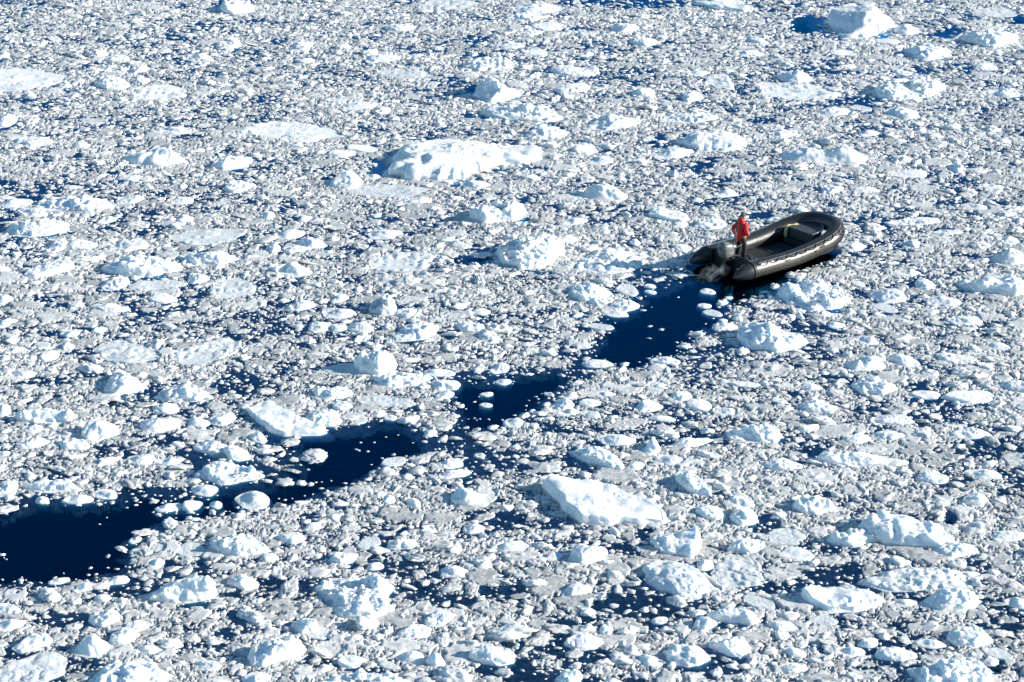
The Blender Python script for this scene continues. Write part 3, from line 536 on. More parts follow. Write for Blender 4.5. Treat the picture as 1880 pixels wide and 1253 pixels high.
# the boat
BO = np.array([7.22, 73.95]); BH = math.radians(39.0)
Fw = np.array([math.cos(BH), math.sin(BH)]); Sb = np.array([math.sin(BH), -math.cos(BH)])
BC = BO + Fw * 3.3                                          # boat origin: middle of the hull
hull = [BC + Fw * a + Sb * b for a, b in ((-3.4, -1.4), (-3.4, 1.4), (1.5, 1.42), (2.4, 1.0), (2.75, .3), (2.75, -.3), (2.4, -1.0), (1.5, -1.42))]
gx, gy = np.meshgrid(X0 + (np.arange(NX) + .5) * CELL, Y0 + (np.arange(NY) + .5) * CELL)
hm = inpoly(gx, gy, hull); occ |= hm
# open water map at a coarser step
st = 2
opn = openness(gx[::st, ::st], gy[::st, ::st])
big = fbm2(gx[::st, ::st] * .22, gy[::st, ::st] * .22, 3, 77); mid = fbm2(gx[::st, ::st] * .9, gy[::st, ::st] * .9, 3, 78)
near = np.clip((75 - gy[::st, ::st]) / 30, 0, 1)
loose = np.clip((.36 + .06 * near - .45 * big - .45 * mid) * 4.0 + .04 * near, 0, 1) * (.32 + .18 * near)
opn = np.maximum(opn, loose)
def raft(x, y):
    """0..1: where the brash is packed into pale rafts (1) or lies loose and half sunk (0)"""
    wx_ = 1.6 * (fbm2(x * .35 + 9, y * .35, 2, 811) - .5); wy_ = 1.6 * (fbm2(x * .35 + 60, y * .35, 2, 812) - .5)
    a = fbm2(x * .50 + wx_, y * .72 + wy_, 4, 800); b = fbm2(x * 1.5 + wx_, y * 2.0, 3, 801)
    return np.clip((.6 * a + .4 * b - .5) * 4.6 + .5, 0, 1)
def samp(A, x, y, k=1):
    ix = np.clip(((x - X0) / CELL / k).astype(int), 0, A.shape[1] - 1); iy = np.clip(((y - Y0) / CELL / k).astype(int), 0, A.shape[0] - 1)
    return A[iy, ix]
def halfwidth(y): return (y * cP + CAM_H * sP) * 940 / F + 2.5
print('maps', round(time.time() - T0, 1))

# ------------------------------------------------------------------ slush: grey mush between the pieces
def slush():
    rows = [43.0]
    while rows[-1] < 126: rows.append(rows[-1] + .045 * (rows[-1] / 45) ** 1.25)
    rows = np.array(rows); nc = 1150
    t = np.linspace(-1, 1, nc)
    Y = np.repeat(rows[:, None], nc, 1); X = t[None, :] * halfwidth(rows)[:, None]
    o = samp(opn, X, Y, st)
    big_ = samp(occ, X, Y)
    # frozen crumbs with a real size in metres
    jx = (fbm2(X * 3.1, Y * 3.1, 3, 5) - .5); jy = (fbm2(X * 3.1 + 50, Y * 3.1, 3, 6) - .5)
    z = np.full(X.shape, -1.0); tone = np.zeros(X.shape); rnd = np.zeros(X.shape)
    f = fbm2(X * .8, Y * .8, 3, 70)
    free = np.ones(X.shape, bool)
    clump = fbm2(X * .5 + 7, Y * .5, 3, 71)
    for cs, sd_, hgt, keep_ in ((1.05, 40, .050, .16), (.55, 50, .045, .26), (.30, 60, .030, .42), (.175, 64, .018, .62), (.105, 66, .009, 1.1)):
        d1, v, d2 = worley2(X / cs + jx * .9 / cs ** .5 + .3, Y / cs * 1.12 + jy * .9 / cs ** .5, sd_, True)
        e = (d2 - d1) * cs                                            # metres from the crack
        v2_ = (v * 7.13) % 1.0; v3_ = (v * 3.7) % 1.0
        dp = min(.15, .05 + .26 * cs); zc = -dp + (dp + hgt * (.4 + .9 * v) + .03 * (f - .5)) * np.clip(e / (.016 + .075 * cs), 0, 1) ** .4
        m = free & (v2_ < keep_ * (.5 + clump)); z = np.where(m, zc, z); tone = np.where(m, .12 + .70 * v3_ + .12 * (cs > .4), tone); free &= ~m
    rf = raft(X, Y)
    z = np.maximum(z, -.30) - .034 * np.clip(.60 - rf, 0, 1) + .012 * rf
    tone = tone * (.80 + .2 * rf) + .26 * np.clip(rf - .45, 0, 1)
    z = np.where(big_, z - .15, z)
    z = z + .012 * (fbm2(X * 9, Y * 9, 2, 90) - .5) - .02 * o - .28 * o ** 1.4
    z = np.clip(z, -.45, .12)
    tone = np.clip(tone + .6 * (fbm2(X * 5, Y * 5, 3, 93) - .5), 0, 1)
    V = np.stack([X.ravel(), Y.ravel(), z.ravel()], 1)
    nrw = len(rows); idx = np.arange(nrw * nc).reshape(nrw, nc)
    Q = np.stack([idx[:-1, :-1], idx[:-1, 1:], idx[1:, 1:], idx[1:, :-1]], -1).reshape(-1, 4)
    # leave out what lies deep, and what lies under the hull
    hz = samp(hm, X, Y).ravel()
    keep = ~((z.ravel()[Q] < -.20).all(1) | hz[Q].any(1))
    Q = Q[keep]
    us = np.unique(Q); re = np.zeros(len(V), np.int64); re[us] = np.arange(len(us))
    me = mesh_np('slush_ice', V[us], re[Q], True, tone.ravel()[us])
    tag(link('slush_ice', me, M_SLUSH), 'grey frozen slush filling the gaps between the floating ice pieces', 'slush ice', kind='stuff')
    print('slush', len(us), len(Q))
slush()

# ------------------------------------------------------------------ brash: the countless small pieces
def ico(sub):
    import bmesh
    bm = bmesh.new(); bmesh.ops.create_icosphere(bm, subdivisions=sub, radius=1.0)
    V = np.array([v.co[:] for v in bm.verts]); Fc = np.array([[v.index for v in f.verts] for f in bm.faces]); bm.free()
    return V, Fc
def templates(sub, n, seed, rough):
    V0, Fc = ico(sub); r = np.random.default_rng(seed); out = []
    for k in range(n):
        V = V0.copy()
        for _ in range(r.integers(3, 7)):                      # chop flat sides, like broken ice
            d = r.normal(size=3); d[2] = abs(d[2]) * .8; d /= np.linalg.norm(d); t = r.uniform(.5, .85)
            dist = V @ d; V = V - np.maximum(dist - t, 0)[:, None] * d[None, :]
        q = vnoise(V[:, 0] * 1.7 + k * 9, V[:, 1] * 1.7, V[:, 2] * 1.7, seed) - .5
        q2 = vnoise(V[:, 0] * 4 + k * 9, V[:, 1] * 4, V[:, 2] * 4, seed + 1) - .5
        V = V * (1 + rough * 1.3 * q + rough * .8 * q2)[:, None]; V[:, 2] += .45 * rough * (vnoise(V[:, 0] * 2.6 + k * 5, V[:, 1] * 2.6, V[:, 2], seed + 2) - .5) * (V[:, 2] > 0)
        if sub >= 3:
            q3 = vnoise(V[:, 0] * 7 + k * 9, V[:, 1] * 7, V[:, 2] * 7, seed + 5) - .5; q4 = vnoise(V[:, 0] * 13 + k * 9, V[:, 1] * 13, V[:, 2] * 13, seed + 6) - .5
            V = V * (1 + .16 * q3 + .08 * q4)[:, None]; V[:, 2] += (.5 * np.maximum(q3, 0) + .3 * q4) * (V[:, 2] > 0)
        out.append(V)
    return out, Fc
TIERS = [  # radius, grid step, chance, passes, ico level
 (.52, 1.6, .13, 2, 4), (.38, 1.15, .24, 2, 4), (.28, .85, .36, 2, 3), (.21, .60, .40, 2, 3), (.15, .43, .42, 2, 2), (.108, .31, .42, 2, 2), (.076, .22, .36, 2, 1), (.050, .160, .34, 1, 1)]
allV, allF, allT = [], [], []; nv = 0; total = 0
for ti, (rad, step, ch, passes, sub) in enumerate(TIERS):
    tm, Fc = templates(sub, 9, 300 + ti, .6)
    nT = 0
    for ps in range(passes):
        r = np.random.default_rng(1000 + ti * 10 + ps)
        ymax = 126.0
        if rad < .06: ymax = 76.0
        elif rad < .08: ymax = 104.0
        xs = np.arange(-34, 34, step); ys = np.arange(43.2, ymax, step)
        X, Y = np.meshgrid(xs, ys); X = X.ravel() + r.uniform(-.42, .42, X.size) * step + ps * step / 2; Y = Y.ravel() + r.uniform(-.42, .42, Y.size) * step + ps * step / 2
        m = np.abs(X) < halfwidth(Y); X, Y = X[m], Y[m]
        rr = rad * r.uniform(.72, 1.25, X.size)
        asp = r.uniform(.42, 1.0, X.size)
        o = samp(opn, X, Y, st)
        rfx = raft(X, Y)
        cl = fbm2(X * .7 + ti * 13, Y * .7, 2, 500 + ti)
        # how likely a piece is here: patches richer in big or in small pieces, few in open water
        p = ch * np.clip(.35 + 1.5 * (cl - .15), .2, 1.4) * (.66 + (.62 if rad < .12 else .80) * rfx) * np.clip(1 - o * 1.02, 0.0, 1) ** (1.1 if rad > .1 else .8)
        strk = fbm2(X * .55 + Y * .25, Y * 1.3, 3, 640)
        p = np.where(o > .93, (.003 + np.clip((strk - .66) * 2.0, 0, .25) if rad < .12 else (.004 + np.clip((strk - .66) * .8, 0, .2) if rad < .2 else 0.0)), p)
        ok = r.random(X.size) < p
        for k in range(8):
            a = k * math.pi / 4; q = .78 * rr
            ok &= ~samp(occ, X + q * math.cos(a), Y + q * math.sin(a))
        ok &= ~samp(occ, X, Y)
        X, Y, rr, asp, o, rfx = X[ok], Y[ok], rr[ok], asp[ok], o[ok], rfx[ok]
        n = len(X)
        if n == 0: continue
        # stamp
        R = rad * .80; k = int(R / CELL)
        ix = ((X - X0) / CELL).astype(int); iy = ((Y - Y0) / CELL).astype(int)
        for di in range(-k, k + 1):
            for dj in range(-k, k + 1):
                if di * di + dj * dj <= k * k + .5:
                    occ[np.clip(iy + di, 0, NY - 1), np.clip(ix + dj, 0, NX - 1)] = True
        which = r.integers(0, len(tm), n)
        yaw = r.uniform(0, 6.283, n); hh = rr * r.uniform(.07, .19, n) + .009; sink = r.uniform(.0, .8, n)
        tone = np.clip(r.beta(2.4, 1.6, n) * (.85 if rad > .09 else .7) + .32 * np.clip(rfx - .4, 0, 1) + .05, 0, 1) * (1 - .35 * (sink > .55))
        big_white = r.random(n) < (.34 if .12 < rad < .3 else (.2 if rad > .3 else .03)) * (.35 + 1.3 * rfx)
        hh = np.where(big_white, rr * r.uniform(.20, .42, n), hh); sink = np.where(big_white, r.uniform(0, .3, n), sink); tone = np.where(big_white, 1.0, tone)
        tx, ty = r.normal(0, .10, n), r.normal(0, .10, n)
        for w_ in range(len(tm)):
            s_ = which == w_
            if not s_.any(): continue
            V = tm[w_]
            x = V[:, 0][None] * rr[s_][:, None]; y = V[:, 1][None] * (rr * asp)[s_][:, None]; z = V[:, 2][None] * hh[s_][:, None]
            z = z + x * tx[s_][:, None] + y * ty[s_][:, None]
            c_, sn = np.cos(yaw[s_])[:, None], np.sin(yaw[s_])[:, None]
            xw = x * c_ - y * sn + X[s_][:, None]; yw = x * sn + y * c_ + Y[s_][:, None]
            zw = z + (hh * (.10 - .55 * sink) + .012)[s_][:, None]
            m_ = s_.sum(); nvv = V.shape[0]
            allV.append(np.stack([xw.ravel(), yw.ravel(), zw.ravel()], 1).astype(np.float32))
            allF.append((Fc[None] + (nv + np.arange(m_) * nvv)[:, None, None]).reshape(-1, 3).astype(np.int32))
            allT.append(np.repeat(tone[s_], nvv).astype(np.float32)); nv += m_ * nvv
        nT += n
    total += nT
    print('tier', rad, nT)
me = mesh_np('brash_ice', np.concatenate(allV), np.concatenate(allF), True, np.concatenate(allT))
tag(link('brash_ice', me, M_BRASH), 'countless small broken pieces of grey and white ice floating packed together', 'brash ice', kind='stuff')
del allV, allF, allT
print('brash', total, nv, round(time.time() - T0, 1))
#BOAT
# ------------------------------------------------------------------ the inflatable boat (x forward, y to port, z up, water at z = 0)
M_TUBE = plain('boat_rubber', (.026, .0255, .027), .38, bump=.08, bscale=6, var=.12)
M_CONE = plain('cone_rubber', (.030, .032, .037), .38, bump=.08, bscale=6)
M_DARK = plain('black_rubber', (.012, .013, .015), .5)
M_STRAKE = plain('strake_rubber', (.010, .010, .010), .5)
M_TUBE.node_tree.nodes['Principled BSDF'].inputs['Specular IOR Level'].default_value = .6
M_ROPE = plain('grab_rope', (.30, .30, .29), .7)
M_ROPED = plain('dark_rope', (.05, .05, .055), .8)
M_FLOOR = plain('deck_grey', (.014, .015, .016), .6, bump=.3, bscale=30, var=.25)
M_LOCK = plain('locker_grey', (.065, .07, .075), .45, bump=.15, bscale=40, var=.15)
M_RIM = plain('pale_metal', (.72, .72, .70), .3, metal=.6)
M_COWL = plain('cowling_paint', (.16, .165, .17), .3, coat=.4)
M_COWLD = plain('cowling_dark', (.02, .03, .05), .3)
M_WHITE = plain('white_vinyl', (.80, .80, .78), .4)
M_RED = plain('red_print', (.55, .03, .03), .5)
M_YEL = plain('yellow_cloth', (.66, .56, .30), .8, bump=.5, bscale=30)
boat = bpy.data.objects.new('inflatable_boat', None); COL.objects.link(boat)
boat.location = (BC[0], BC[1], 0); boat.rotation_euler = (0, 0, BH)
tag(boat, 'dark grey inflatable boat with an outboard motor pushing through the brash ice', 'boat')

TR = .315; HW = 1.13
def half_path(n=140):
    pts = []
    for i in range(n + 1):
        t = i / n
        if t < .52: x = -2.60 + t / .52 * 3.45; y = HW
        else:
            a = (t - .52) / .48 * math.pi / 2; x = .85 + 1.66 * math.sin(a) ** (2 / 2.5) if a > 0 else .85; y = HW * max(math.cos(a), 0) ** (2 / 2.5)
        pts.append((x, y))
    P = np.array(pts); L = np.concatenate([[0], np.cumsum(np.hypot(*np.diff(P, axis=0).T))])
    q = np.linspace(0, L[-1], n + 1); P = np.stack([np.interp(q, L, P[:, 0]), np.interp(q, L, P[:, 1])], 1)
    z = .36 + .54 * np.clip((P[:, 0] + .9) / 3.5, 0, 1) ** 1.9
    return np.concatenate([P, z[:, None]], 1)
HP = half_path()
PATH = np.concatenate([HP, (HP * [1, -1, 1])[::-1][1:]])           # port stern -> bow -> starboard stern
TAN = np.gradient(PATH, axis=0); TAN /= np.linalg.norm(TAN, axis=1, keepdims=True)
OUT = np.cross(TAN, [0, 0, 1.0]) * -1
OUT /= np.linalg.norm(OUT, axis=1, keepdims=True); UPV = np.cross(OUT, TAN); UPV *= np.sign(UPV[:, 2:3])
mid = PATH.mean(0); s_ = np.sign(((PATH - mid)[:, :2] * OUT[:, :2]).sum(1)); OUT *= np.where(s_ < 0, -1, 1)[:, None]
def TP(side, x, ang, off=0.0):
    """a point on the tube: side +1 port / -1 starboard, x along the boat, angle up from the outward level"""
    h = HP; i = np.interp(x, h[:, 0], np.arange(len(h)))
    k = i if side > 0 else len(PATH) - 1 - i
    k0 = int(math.floor(k)); k0 = min(max(k0, 0), len(PATH) - 2); f = k - k0
    p = PATH[k0] * (1 - f) + PATH[k0 + 1] * f; o = OUT[k0] * (1 - f) + OUT[k0 + 1] * f; u = UPV[k0] * (1 - f) + UPV[k0 + 1] * f
    a = math.radians(ang)
    return p + (o * math.cos(a) + u * math.sin(a)) * (TR + off)
def grid_mesh(name, P, close_u=False, close_v=False, caps=False, smooth=True):
    nu, nv_ = P.shape[:2]; idx = np.arange(nu * nv_).reshape(nu, nv_); V = P.reshape(-1, 3)
    A = idx if close_u else idx[:-1]; B = np.roll(idx, -1, 0) if close_u else idx[1:]
    if not close_v: Q = np.stack([A[:, :-1], A[:, 1:], B[:, 1:], B[:, :-1]], -1).reshape(-1, 4)
    else: Q = np.stack([A, np.roll(A, -1, 1), np.roll(B, -1, 1), B], -1).reshape(-1, 4)
    me = mesh_np(name, V, Q, smooth)
    return me
def finish(me):
    import bmesh
    bm = bmesh.new(); bm.from_mesh(me); bmesh.ops.remove_doubles(bm, verts=bm.verts, dist=1e-5)
    bmesh.ops.recalc_face_normals(bm, faces=bm.faces); bm.to_mesh(me); bm.free(); return me
def part(name, me, mat, parent=boat): return link(name, finish(me), mat, parent)
def sweep(P, r, n=10, taper=None):
    P = np.asarray(P, float); T = np.gradient(P, axis=0); T /= np.maximum(np.linalg.norm(T, axis=1, keepdims=True), 1e-9)
    ref = np.array([0, 0, 1.0]) if abs(T[:, 2]).mean() < .8 else np.array([1.0, 0, 0])
    A = np.cross(T, ref); A /= np.maximum(np.linalg.norm(A, axis=1, keepdims=True), 1e-9); B = np.cross(A, T)
    a = np.linspace(0, 2 * np.pi, n, endpoint=False); rr = (np.full(len(P), r) if taper is None else r * np.asarray(taper))[:, None, None]
    G_ = P[:, None] + rr * (A[:, None] * np.cos(a)[None, :, None] + B[:, None] * np.sin(a)[None, :, None])
    c0 = np.repeat(P[:1, None], n, 1); c1 = np.repeat(P[-1:, None], n, 1)
    return np.concatenate([c0, G_, c1])
def rope(name, P, r, mat, parent=boat): return part(name, grid_mesh(name, sweep(P, r, 6), close_v=True), mat, parent)
def bm_mesh(name, fn, bevel=0.0, seg=2, smooth=False):
    import bmesh
    bm = bmesh.new(); fn(bm)
    if bevel: bmesh.ops.bevel(bm, geom=bm.edges[:], offset=bevel, segments=seg, affect='EDGES', profile=.6, clamp_overlap=True)
    bmesh.ops.recalc_face_normals(bm, faces=bm.faces)
    me = bpy.data.meshes.new(name); bm.to_mesh(me); bm.free()
    me.polygons.foreach_set('use_smooth', [smooth] * len(me.polygons)); return me
def box(bm, c, s, rot=None):
    import bmesh
    m = Matrix.Translation(Vector(c)) @ (rot.to_4x4() if rot is not None else Matrix.Identity(4)) @ Matrix.Diagonal((s[0], s[1], s[2], 1))
    bmesh.ops.create_cube(bm, size=1.0, matrix=m)
def prism(bm, poly, z0, z1):
    """poly of (x, y) or (x, y, dz)"""
    a = [bm.verts.new((p[0], p[1], z0 + (p[2] if len(p) > 2 else 0))) for p in poly]; b = [bm.verts.new((p[0], p[1], z1 + (p[2] if len(p) > 2 else 0))) for p in poly]
    bm.faces.new(a[::-1]); bm.faces.new(b); n = len(poly)
    for i in range(n): bm.faces.new((a[i], a[(i + 1) % n], b[(i + 1) % n], b[i]))

# buoyancy tube with its chambers' slight waists
def build_tube():
    na = 36; a = np.linspace(0, 2 * np.pi, na, endpoint=False)
    L = np.concatenate([[0], np.cumsum(np.linalg.norm(np.diff(PATH, axis=0), axis=1))])
    rr = TR * np.ones(len(PATH))
    for q in (.2, .36, .5, .64, .8): rr -= .006 * np.exp(-((L - q * L[-1]) / .03) ** 2)
    P = PATH[:, None] + rr[:, None, None] * (OUT[:, None] * np.cos(a)[None, :, None] + UPV[:, None] * np.sin(a)[None, :, None])
    part('buoyancy_tube', grid_mesh('buoyancy_tube', P, close_v=True), M_TUBE)
    for sd_ in (1, -1):
        # tail cone
        base = TP(sd_, -2.60, 0) * 0 + np.array([-2.60, sd_ * HW, .36])
        P = []
        for t in np.linspace(-.02, 1, 16):
            x = -2.60 - .82 * t; rr_ = TR * 1.012 * (1 - max(t, 0) ** 1.75 * .93)
            P.append([[x, base[1] + rr_ * math.cos(b_), .36 - .09 * max(t, 0) + rr_ * math.sin(b_)] for b_ in a])
        P.append([[-3.43, base[1], .27]] * na)
        part('tail_cone', grid_mesh('tail_cone', np.array(P), close_v=True), M_CONE)
        # a seam ring where cone and tube meet
        part('seam_band', grid_mesh('seam_band', np.array([[[x, base[1] + q * math.cos(b_), .36 + q * math.sin(b_)] for b_ in a] for x, q in ((-2.64, TR + .004), (-2.64, TR + .012), (-2.50, TR + .012), (-2.50, TR + .002))]), close_v=True), M_DARK)
        rope('tow_ring', [(-3.22 + .07 * math.cos(t), base[1], .50 + .07 * math.sin(t)) for t in np.linspace(-.4, 3.6, 14)], .014, M_DARK)
build_tube()
def strip(x0, x1, a0, a1, off, side, n=40, m=4, thick=.0):
    P = []
    for x in np.linspace(x0, x1, n):
        row = [TP(side, x, a_, off) for a_ in np.linspace(a0, a1, m)]
        row = [TP(side, x, a0, -.006)] + row + [TP(side, x, a1, -.006)]
        P.append(row)
    return np.array(P)
def full_strip(a0, a1, off):
    P = []
    for k in range(0, len(PATH)):
        row = []
        for a_, of in ((a0, -.006), (a0, off), ((a0 + a1) / 2, off + .003), (a1, off), (a1, -.006)):
            r_ = math.radians(a_); row.append(PATH[k] + (OUT[k] * math.cos(r_) + UPV[k] * math.sin(r_)) * (TR + of))
        P.append(row)
    return np.array(P)
for a_ in (4, -8, -20, -32): part('rubbing_strake', grid_mesh('rubbing_strake', full_strip(a_ - 2.6, a_ + 2.6, .020), smooth=False), M_STRAKE)
# pale hand line laced through dark eyelets, with a dark line sagging below it
XS = [-2.35, -1.85, -1.35, -.85, -.35, .15, .65, 1.12, 1.55, 1.95, 2.28, 2.48]
for sd_ in (1, -1):
    rope('lace_line', [TP(sd_, x, 58, .018) for x in np.linspace(XS[0], XS[-1], 90)], .009, M_ROPE)
    P = []
    for i in range(len(XS) - 1):
        for t in np.linspace(0, 1, 12, endpoint=False): P.append(TP(sd_, XS[i] + (XS[i + 1] - XS[i]) * t, 54 - 22 * math.sin(math.pi * t), .022))
    rope('grab_line', P, .013, M_ROPED)
    for x in XS:
        part('eyelet', bm_mesh('eyelet', lambda bm: box(bm, (0, 0, 0), (.10, .05, .035)), .012), M_DARK).location = TP(sd_, x, 56, .010)
    # inner line
    rope('inner_line', [TP(sd_, x, 150, .02 + .0) - np.array([0, 0, .035 * abs(math.sin(x * 5.5))]) for x in np.linspace(-2.0, 1.6, 70)], .010, M_ROPED if sd_ < 0 else M_ROPE)
    for x in (-.95, .85, 1.95):
        hd = [TP(sd_, x + .13 * t, 24, .012 + .045 * math.sqrt(max(0, 1 - t * t))) for t in np.linspace(-1, 1, 12)]
        rope('grab_handle', hd, .020, M_DARK)
    part('valve', bm_mesh('valve', lambda bm: __import__('bmesh').ops.create_cone(bm, segments=14, radius1=.05, radius2=.035, depth=.03, cap_ends=True)), M_DARK).location = TP(sd_, .5, 14, .008)
# white maker's panel with its worn red print, near the starboard tail
part('name_panel', grid_mesh('name_panel', strip(-2.28, -1.62, 30, 50, .005, -1, 14, 6)), M_WHITE)
for k, (x, w_, a0, a1) in enumerate(((-2.06, .045, 33, 47), (-1.96, .10, 42, 47), (-1.92, .03, 36, 40), (-1.84, .09, 38, 44), (-1.76, .03, 34, 39), (-1.70, .04, 41, 46))):
    part('red_lettering', grid_mesh('red_lettering', strip(x - w_ / 2, x + w_ / 2, a0, a1, .009, -1, 4, 3)), M_RED)
part('tube_patch', grid_mesh('tube_patch', strip(-.95, -.35, 70, 100, .005, 1, 10, 6)), M_LOCK)
# hull bottom, floor, transom
def inner(x, k=1.0):
    return float(np.interp(x, HP[:, 0], HP[:, 1])) * k
def hull_mesh(bm):
    xs = np.linspace(-2.45, 2.45, 16); rows = []
    for x in xs:
        y = inner(x) ; zz = float(np.interp(x, HP[:, 0], HP[:, 2])); rise = max(0, (x - .8) / 2.05) ** 2
        rows.append([bm.verts.new(v) for v in ((x, y, zz - .2), (x, y * .55, -.04 + rise * .5), (x, 0, -.18 + rise * .78), (x, -y * .55, -.04 + rise * .5), (x, -y, zz - .2))])
    for r1, r2 in zip(rows, rows[1:]):
        for i in range(4): bm.faces.new((r1[i], r1[i + 1], r2[i + 1], r2[i]))
    bm.faces.new(rows[0])
part('hull_bottom', bm_mesh('hull_bottom', hull_mesh), M_DARK)
fl = [(x, inner(x)) for x in np.linspace(-2.36, 2.2, 18)]
part('floor', bm_mesh('floor', lambda bm: prism(bm, fl[::1] + [(x, -y) for x, y in fl[::-1]], .16, .22)), M_FLOOR)
part('transom', bm_mesh('transom', lambda bm: (box(bm, (-2.42, .62, .40), (.07, .56, .56)), box(bm, (-2.42, -.62, .40), (.07, .56, .56)), box(bm, (-2.42, 0, .34), (.069, .70, .44))), .012), M_FLOOR)
part('floor_batten', bm_mesh('floor_batten', lambda bm: [box(bm, (x, 0, .232), (.05, 1.5, .02)) for x in (-1.1, -.2, .7)]), M_LOCK)
# bow locker
lk = [(1.17, .70), (1.14, -.62), (1.7, -.52), (2.12, -.16), (2.12, .22), (1.75, .60)]
lock = part('bow_locker', bm_mesh('bow_locker', lambda bm: prism(bm, lk, .20, .80), .015), M_LOCK)
def lid(bm): prism(bm, [(1.11, .73), (1.08, -.66), (1.72, -.56), (2.17, -.18), (2.17, .24), (1.77, .64)], .803, .84)
part('locker_lid', bm_mesh('locker_lid', lid, .01), M_LOCK, lock)
rope('locker_rim', [(1.10, -.665, .835), (1.72, -.565, .835), (2.175, -.18, .835), (2.175, .1, .835)], .022, M_RIM, lock)
part('locker_step', bm_mesh('locker_step', lambda bm: prism(bm, [(.85, .55), (.83, -.55), (1.10, -.55), (1.12, .55)], .222, .46), .012), M_FLOOR)
part('bow_cleat', bm_mesh('bow_cleat', lambda bm: (box(bm, (2.06, .02, .875), (.06, .24, .03)), box(bm, (2.06, .02, .85), (.06, .06, .06))), .012), M_DARK, lock)

# outboard motor
mot = bpy.data.objects.new('outboard_motor', None); COL.objects.link(mot); mot.parent = boat; mot.location = (-2.72, -.04, 0)
def cowl_grid():
    P = []; zs = np.linspace(0, 1, 22)
    for t in zs:
        z = .66 + .54 * t
        e = (1 - max(0, (t - .55) / .45) ** 2.6) ** .5 if t > .55 else 1.0
        b_ = .86 + .14 * min(1, t / .25)
        if t > .985: e = .02
        lx, ly = .30 * e * b_, .225 * e * b_; row = []
        for a in np.linspace(0, 2 * np.pi, 40, endpoint=False):
            c_, s2 = math.cos(a), math.sin(a); n_ = 3.2
            q = (abs(c_) ** n_ + abs(s2) ** n_) ** (-1 / n_)
            row.append((q * c_ * lx - .05 * t * 1.0 + .02, q * s2 * ly, z - .05 * (q * c_) * t * .6))
        P.append(row)
    P = np.array(P); return np.concatenate([P[:1] * 0 + P[0].mean(0), P, P[-1:] * 0 + P[-1].mean(0)])
CG = cowl_grid()
cowl = part('cowling', grid_mesh('cowling', CG, close_v=True), M_COWL, mot)
tag(cowl, None)
def cowl_band(z0, z1, off, a0=0, a1=40):
    k = [i for i in range(1, 23) if z0 <= (.66 + .54 * (i - 1) / 21) <= z1]
    c_ = CG[1:-1].mean((0, 1)); P = CG[k[0]:k[-1] + 1]
    cen = P.mean(1, keepdims=True); D = P - cen; D = D / np.linalg.norm(D, axis=-1, keepdims=True)
    Q = P + D * off; idx = [(i % 40) for i in range(a0, a1 + 1)]
    Q = Q[:, idx]; I = (P - D * .01)[:, idx]
    return np.concatenate([I[:1], Q, I[-1:]])
part('side_stripe', grid_mesh('side_stripe', cowl_band(.80, .84, .006, 0, 40)), M_RIM, mot)
part('rear_window', grid_mesh('rear_window', cowl_band(.96, 1.07, .005, 17, 23)), M_COWLD, mot)
part('side_mark', grid_mesh('side_mark', cowl_band(1.02, 1.06, .006, 30, 32)), M_COWLD, mot)
part('drive_leg', bm_mesh('drive_leg', lambda bm: (box(bm, (.02, 0, .30), (.26, .20, .70)), box(bm, (.0, 0, -.2), (.16, .08, .5)), box(bm, (-.10, 0, -.02), (.42, .26, .03))), .02), M_DARK, mot)
part('clamp_bracket', bm_mesh('clamp_bracket', lambda bm: (box(bm, (.24, .12, .55), (.16, .06, .36)), box(bm, (.24, -.12, .55), (.16, .06, .36)), box(bm, (.30, 0, .66), (.14, .36, .06))), .012), M_DARK, mot)
rope('tiller', [(.28, .0, .80), (.55, .03, .86), (.80, .06, .90), (.92, .07, .92)], .026, M_DARK, mot)
# fuel tank and loose line in the stern
ft = tag(link('fuel_tank', bm_mesh('fuel_tank', lambda bm: (box(bm, (0, 0, .14), (.62, .40, .26)), box(bm, (.12, 0, .29), (.12, .12, .05)), box(bm, (-.14, 0, .30), (.20, .05, .03))), .035), M_DARK), 'dark flat fuel tank lying on the boat floor behind the standing person', 'fuel tank')
def wpt(x, y, z): q = BC + Fw * x - Sb * y; return (q[0], q[1], z)
ft.location = wpt(-1.95, -.42, .222); ft.rotation_euler = (0, 0, BH + .1)
import bmesh
def coil(r0, turns, jit, seed, n=90):
    r = np.random.default_rng(seed); ph = r.uniform(0, 6, 4)
    return [((r0 + .05 * math.sin(3 * t + ph[0])) * math.cos(t), (r0 * .7 + .04 * math.sin(2 * t + ph[1])) * math.sin(t), .015 + .02 * (i / n) + .012 * math.sin(5 * t)) for i, t in enumerate(np.linspace(0, turns * 6.283, n))]
cl = tag(link('rope_coil', finish(grid_mesh('rope_coil', sweep(coil(.16, 4, 0, 3), .014, 6), close_v=True)), plain('pale_rope', (.50, .46, .33), .8)), 'loosely coiled pale rope on the boat floor by the standing person', 'rope')
cl.location = wpt(-1.25, -.55, .222)
# pale yellow cloth and cord over the locker's rear port corner
def cloth():
    P = []
    for i, u in enumerate(np.linspace(0, 1, 26)):
        row = []
        for v in np.linspace(-1, 1, 9):
            if u < .6:
                x = 1.60 - (u / .6) * .46; y = .56 + .06 * (u / .6) + v * (.10 - .05 * u / .6); z = .856 + .012 * math.sin(9 * u + 3 * v) + .012 * abs(v)
            else:
                q = (u - .6) / .4; x = 1.115 - .07 * q - .05 * math.sin(3.14 * q); y = .62 + v * (.05 + .05 * q) + .03 * q; z = .858 - .42 * q ** 1.3
                x += .02 * math.sin(5 * v + 3 * q)
            row.append((x, y, z))
        P.append(row)
    P = np.array(P); B = P[::-1] + [0, 0, 0]; B = P - np.array([.0, 0, .008]); B[int(.6 * 26):] = P[int(.6 * 26):] - [.008, 0, 0]
    ring = np.concatenate([P, B[:, ::-1]], 1)
    return grid_mesh('yellow_cloth', ring, close_v=True)
